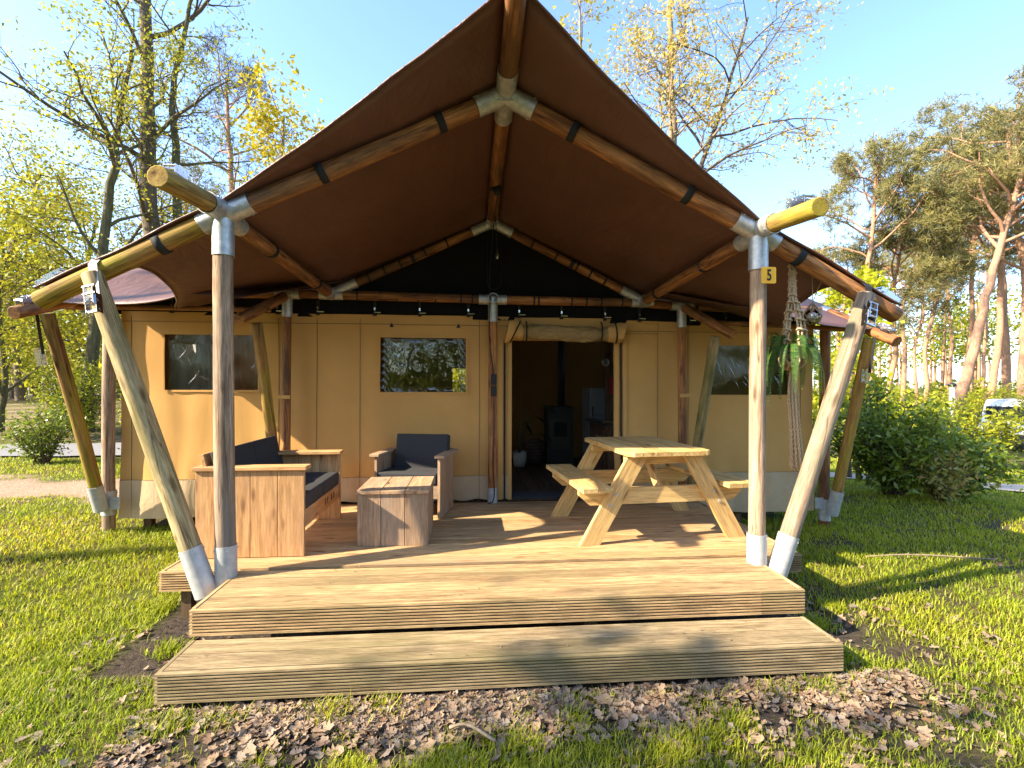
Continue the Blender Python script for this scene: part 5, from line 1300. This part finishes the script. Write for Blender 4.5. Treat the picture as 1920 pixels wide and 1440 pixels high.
# --- trees standing beside and behind the viewer (they shade the foreground and show in the panes)
make_tree('oak_tree', 'oak out of view at the left whose shade falls on the foreground', 'tree', (-10.5, -3.6, -.4), [(0, 0, 0), (.1, 0, 3), (0, .1, 6), (.1, 0, 9)], .25, 91, DEC(16, 2.6, 6, 1.4, 4, .8), .22, 9000, M['leafl'], M['oakbark'], .45, 'trees behind the viewer', leaf_sigma=.3)
make_tree('oak_tree', 'small oak out of view left of the viewer shading the leaf litter', 'tree', (-6.8, -2.7, -.4), [(0, 0, 0), (.1, 0, 2), (0, .1, 4), (.1, 0, 6)], .15, 96, DEC(14, 1.7, 6, 1.0, 4, .6), .2, 5000, M['leafl'], M['oakbark'], .45, 'trees behind the viewer', leaf_sigma=.25)
make_tree('pine_tree', 'tall bare-stemmed pine out of view left whose trunk shadow crosses the lawn', 'tree', (-14, 1.95, -.4), [(0, 0, 0), (.05, 0, 4), (0, .05, 9), (.1, 0, 16)], .2, 95, [(13, 2.2, 62, .20), (5, 1.0, 48, .24), (4, .5, 48, .24)], .3, 1500, M['needle'], M['pinebark'], .78, 'trees behind the viewer', tuft=8)
for i, (x, y, h, s) in enumerate([(-7, -16, 13, 92), (1, -19, 15, 93), (9, -17, 13, 94)]):
    make_tree('oak_tree', ['oak standing behind the viewer to the left', 'oak standing straight behind the viewer', 'oak standing behind the viewer to the right'][i], 'tree', (x, y, -.4), [(0, 0, 0), (.1, 0, h * .3), (0, .1, h * .6), (.1, 0, h)], .25, s, DEC(13, 3.4, 6, 1.7, 4, .9), .3, 5000, M['leafl'], M['oakbark'], .3, 'trees behind the viewer', leaf_sigma=.35)

# ================================================================ van at the right edge
van = empty('white_van', (26.25, 22.0, -1.7), 'white van parked among the bushes at the right picture edge', 'van')
def van_part(name, prof, y0, y1, mat, inset=0):
    """side profile in (x, z) extruded across"""
    n = len(prof); o = Vector((26.25, 22.0, -1.70)); q = Quaternion((0, 0, 1), R_(38))
    vv = [o + q @ Vector((x, y0 + inset * max(0, z - 1.1), z)) for x, z in prof] + [o + q @ Vector((x, y1 - inset * max(0, z - 1.1), z)) for x, z in prof]
    me = pymesh(name, vv, [tuple(range(n)), tuple(range(2 * n - 1, n - 1, -1))] + [(i, i + n, (i + 1) % n + n, (i + 1) % n) for i in range(n)])
    ob = link(name, me, mat, van); return ob
body = van_part('body', [(-1.0, .45), (-1.02, .9), (-.85, 1.12), (-.25, 1.28), (.45, 2.02), (.75, 2.22), (1.2, 2.32), (4.4, 2.34), (4.55, 2.1), (4.55, .45)], -.95, .95, M['van'], .14)
md = body.modifiers.new('soft', 'BEVEL'); md.width = .06; md.segments = 3
van_part('windscreen', [(-.16, 1.36), (-.21, 1.33), (.40, 2.0), (.45, 2.0)], -.76, .76, M['darkglass'])
for s in (-1, 1):
    van_part('side_window', [(.25, 1.36), (.62, 1.88), (1.25, 1.88), (1.25, 1.36)], s * .925 - .012, s * .925 + .012, M['darkglass'])
    van_part('mirror', [(.0, 1.35), (.0, 1.62), (.12, 1.62), (.12, 1.35)], s * 1.1 - .1, s * 1.1 + .1, M['rubber'])
    van_part('headlight', [(-1.0, .85), (-.93, 1.05), (-.75, 1.08), (-.8, .85)], s * .80 - .12, s * .80 + .12, M['chrome'])
    for x in (-.15, 3.5):
        o = Vector((26.25, 22.0, -1.70)); q = Quaternion((0, 0, 1), R_(38)); g = Geo(); g.tube([o + q @ Vector((x, s * .97 - s * .22, .36)), o + q @ Vector((x, s * .97, .36))], .36, 18); w_ = g.build('wheel', M['rubber'], van, True)
        g = Geo(); g.tube([o + q @ Vector((x, s * .96, .36)), o + q @ Vector((x, s * .985, .36))], .2, 14); g.build('hub', M['fridge'], w_)
van_part('bumper', [(-1.06, .35), (-1.06, .72), (-.9, .72), (-.9, .35)], -.93, .93, M['rubber'])
# marker post by the gravel and a low white light post
o = tag(Geo().build('x', M['black']) if False else pole('marker_post', (7.55, 9.0, gz(7.55, 9.0) - .05), (7.55, 9.0, gz(7.55, 9) + .62), .035, M['joist'], None), 'short dark wooden post at the gravel path behind the right corner', 'post')
lp = empty('path_light', (18.35, 17.3, -1.5), 'low white path light standing among the bushes', 'light')
g = Geo(); g.tube([(18.35, 17.3, -1.5), (18.35, 17.3, 1.28)], .09, 10); g.build('pole', M['white'], lp, True); g = Geo(); g.lathe((18.35, 17.3, 1.29), [(.09, 0), (.14, .02), (.14, .1), (0, .16)], 12); g.build('cap', M['stove'], lp, True)

# ================================================================ grass and leaf litter
r = np.random.default_rng(17)
def blades(n, dmin, dmax, hmul=1.0):
    d = np.exp(r.uniform(np.log(dmin), np.log(dmax), n)); a = YAW + r.uniform(R_(-50), R_(50), n); return d * np.sin(a), d * np.cos(a), d
def keep_grass(x, y):
    if -1.64 < x < 2.19 and y > 2.70 and y < 3.1: return 0
    if -1.62 < x < 2.16 and y > 3.0 and y < 5.8: return 0
    if -2.15 < x < 2.6 and y > 3.72 and y < 9: return 0
    if -3.75 < x < 4.1 and y > 5.9: return 0
    s, q = bare(x, y)
    p = (1 - s) ** 1.3 * (1 - q) ** 1.5
    if x < -4 and y > 11 and abs(y - 12.25 + .045 * -(x + 9)) < 1.35: return 0
    if x < -4 and y > 13.3: return .1 * p
    return p
NB = 430000
x, y, d = blades(NB, 1.9, 26)
pk = np.array([keep_grass(a, b_) for a, b_ in zip(x, y)]); tuftn = np.array([mnoise.noise(Vector((a * 2.3, b_ * 2.3, 30))) + .6 * mnoise.noise(Vector((a * 7, b_ * 7, 33))) for a, b_ in zip(x, y)])
k = r.random(NB) < pk * (.55 + .45 * np.clip(tuftn + .6, 0, 1)) ; x, y, d, tuftn = x[k], y[k], d[k], tuftn[k]
# tufts along the step, the deck edge and in the litter
def tuft(cx, cy, n, sp, h): return [(cx + r.normal(0, sp), cy + r.normal(0, sp), h) for _ in range(n)]
tl = []
for _ in range(70):
    cx = r.uniform(-1.7, 2.6); cy = r.uniform(1.95, 2.64); tl += tuft(cx, cy, int(r.uniform(25, 90)), .05, r.uniform(.6, 1.0))
for cx, cy, n, h in ((-1.5, 2.62, 160, 1.6), (-1.25, 2.64, 120, 1.4), (-.72, 2.63, 220, 1.7), (-.45, 2.64, 160, 1.5), (.55, 2.45, 260, 1.2), (.25, 2.3, 300, 1.1), (1.35, 2.4, 420, 1.2), (1.2, 2.3, 300, 1.1), (.95, 2.25, 260, 1.0), (-.1, 2.25, 260, 1.0), (2.0, 2.62, 160, 1.4), (1.7, 2.64, 120, 1.3), (2.45, 3.3, 300, 1.5), (2.75, 3.55, 300, 1.4), (-1.9, 3.3, 260, 1.3), (-2.3, 3.9, 260, 1.3)):
    tl += tuft(cx, cy, n, .06, h)
for _ in range(60): tl += tuft(r.uniform(2.9, 4.2), r.uniform(5.2, 5.9), 20, .08, 1.4) + tuft(r.uniform(-3.9, -2.3), r.uniform(5.3, 5.8), 20, .08, 1.2)
tl = np.array(tl); tl = tl[[not (-1.66 < a < 2.21 and b_ > 2.69) and not (-2.24 < a < 2.66 and b_ > 3.68) for a, b_ in tl[:, :2]]]
hh = np.concatenate([np.ones(len(x)), tl[:, 2]]); x = np.concatenate([x, tl[:, 0]]); y = np.concatenate([y, tl[:, 1]]); tuftn = np.concatenate([tuftn, np.zeros(len(tl))]); d = np.hypot(x, y)
n = len(x); z = np.array([gz(a, b_) for a, b_ in zip(x, y)])
H = .75 * (.038 + .035 * r.random(n) + .03 * np.clip(tuftn, 0, 1)) * hh * (1 + .012 * np.clip(d - 4, 0, 20)); az = r.uniform(0, 6.283, n); lean = r.uniform(.15, .95, n) * H
wd = (.0019 + .0010 * r.random(n)) * np.maximum(1, (d / 3.0)) ** .75
bx, by = np.cos(az), np.sin(az); px, py = -by, bx
base = np.stack([x, y, z - .004], 1); side = np.stack([px, py, np.zeros(n)], 1) * wd[:, None]
midp = base + np.stack([bx * lean * .35, by * lean * .35, H * .6], 1); tip = base + np.stack([bx * lean, by * lean, H * r.uniform(.8, 1.0, n)], 1)
Vg = np.stack([base - side, base + side, midp + side * .8, tip + side * .12, tip - side * .12, midp - side * .8], 1).reshape(-1, 3)
i0 = np.arange(n) * 6; Fg = np.concatenate([np.stack([i0, i0 + 1, i0 + 2, i0 + 5], 1), np.stack([i0 + 5, i0 + 2, i0 + 3, i0 + 4], 1)])
big = np.array([mnoise.noise(Vector((a * .55, b_ * .55, 44))) for a, b_ in zip(x, y)])
tint = np.stack([.90 + .42 * np.clip(big, -.6, .6), .95 + .24 * np.clip(big, -.6, .6), .9 + 0 * big], 1) * r.uniform(.75, 1.15, n)[:, None]
dry = r.random(n) < .05 + .22 * np.clip(big, 0, .5); tint[dry] *= np.array([1.5, 1.12, 3.5])
go = link('grass', npmesh('grass', Vg, Fg, False, np.repeat(tint, 6, 0)), M['grass']); tag(go, 'short bright green grass of the lawn around the deck', 'grass', kind='stuff')

def leaf_shape(seed, lobes=4):
    rr = random.Random(seed); pts = []; n = 9
    for s in (1, -1):
        rows = range(n + 1) if s == 1 else range(n - 1, 0, -1)
        for i in rows:
            t = i / n; w_ = .30 * math.sin(math.pi * (t * .95 + .03)) ** .7 * (.75 + .45 * t) * (1 + .38 * math.sin(t * lobes * 6.28 + seed)) ; pts.append((t - .5, s * w_ * (1 + rr.uniform(-.15, .15))))
    cu, tw = rr.uniform(-.3, .9), rr.uniform(-.7, .7)
    vv = [(x, y, cu * (x * x * .7 + y * y * 1.6) + tw * x * y + rr.uniform(-.03, .03)) for x, y in pts] ; vv.append((0, 0, -.02)); m = len(pts)
    return vv, [(i, (i + 1) % m, m) for i in range(m)]
LM = []
for i in range(8):
    v_, f_ = leaf_shape(i * 3 + 1, 3 + i % 3); me = pymesh('fallen_leaf', v_, f_, True); me.materials.append(M['litter']); LM.append((np.array(v_), np.array(f_), me))
def litter_spot():
    while True:
        if r.random() < .80:
            xx, yy = r.uniform(-1.7, 2.6), 2.72 - abs(r.normal(0, .18)); nn = mnoise.noise(Vector((xx * 2.2, yy * 2.2, 50)))
            if r.random() > .45 + nn: continue
        elif r.random() < .6: xx, yy = r.uniform(-2.5, 3.6), r.uniform(1.7, 3.6)
        else: xx, yy = r.uniform(-6, 5), r.uniform(2, 9)
        if (-1.60 < xx < 2.15 and yy > 2.72) or (-2.2 < xx < 2.6 and yy > 3.72) or (yy > 5.7 and xx > -3.9): continue
        return xx, yy
def leaf_pose(size):
    xx, yy = litter_spot(); s = size * np.exp(min(.5, r.normal(0, .42)))
    q = Quaternion((0, 0, 1), r.uniform(0, 6.28)) @ Quaternion((1, 0, 0), r.normal(0, .28)) @ Quaternion((0, 1, 0), r.normal(0, .24))
    if r.random() < .12: q = q @ Quaternion((0, 1, 0), r.uniform(-1.3, 1.3))
    return Vector((xx, yy, gz(xx, yy) + .006 + .016 * r.random())), q, s
for i in range(290):
    p, q, s = leaf_pose(.062); o = link('fallen_leaf', LM[i % 8][2], None, ground, p, q); o.scale = (s, s, s)
VV, FF, off = [], [], 0
for i in range(7500):
    p, q, s = leaf_pose(.040); v_, f_, _ = LM[i % 8]; Rm = np.array(q.to_matrix()); VV.append(v_ @ Rm.T * s + np.array(p)); FF.append(f_ + off); off += len(v_)
for i in range(70):                               # crumbs blown onto the boards
    if i % 2: p = Vector((r.uniform(EX0 + .1, EX1 - .1), r.uniform(EY0 + .05, 4.3), .005))
    else: p = Vector((r.uniform(SX0 + .1, SX1 - .1), r.uniform(SY0 + .05, SY0 + .3), -.165))
    v_, f_, _ = LM[i % 8]; q = Quaternion((0, 0, 1), r.uniform(0, 6.28)); Rm = np.array(q.to_matrix()); sc_ = r.uniform(.008, .026); VV.append(v_ * np.array([1, .5, .4]) @ Rm.T * sc_ + np.array(p)); FF.append(f_ + off); off += len(v_)
lo = link('leaf_litter', npmesh('leaf_litter', np.concatenate(VV), np.concatenate(FF)), M['litter']); tag(lo, 'brown dead leaves scattered along the foot of the step', 'leaf litter', kind='stuff')
# bits lying on the deck and twigs on the ground
tg = random.Random(8)
for i, (a, b_, lab) in enumerate([((3.9, 4.55), (5.1, 4.35), 'long thin dead twig lying on the lawn right of the deck'), ((-.1, 2.42), (.12, 2.3), 'short pale twig in the leaf litter below the step')]):
    p0, p1 = Vector((*a, gz(*a) + .03)), Vector((*b_, gz(*b_) + .03)); o = rope('dead_twig', smooth_curve([p0, p0.lerp(p1, .4) + Vector((0, .03, .02)), p1], 8), .008, M['palebark']); tag(o, lab, 'twig')
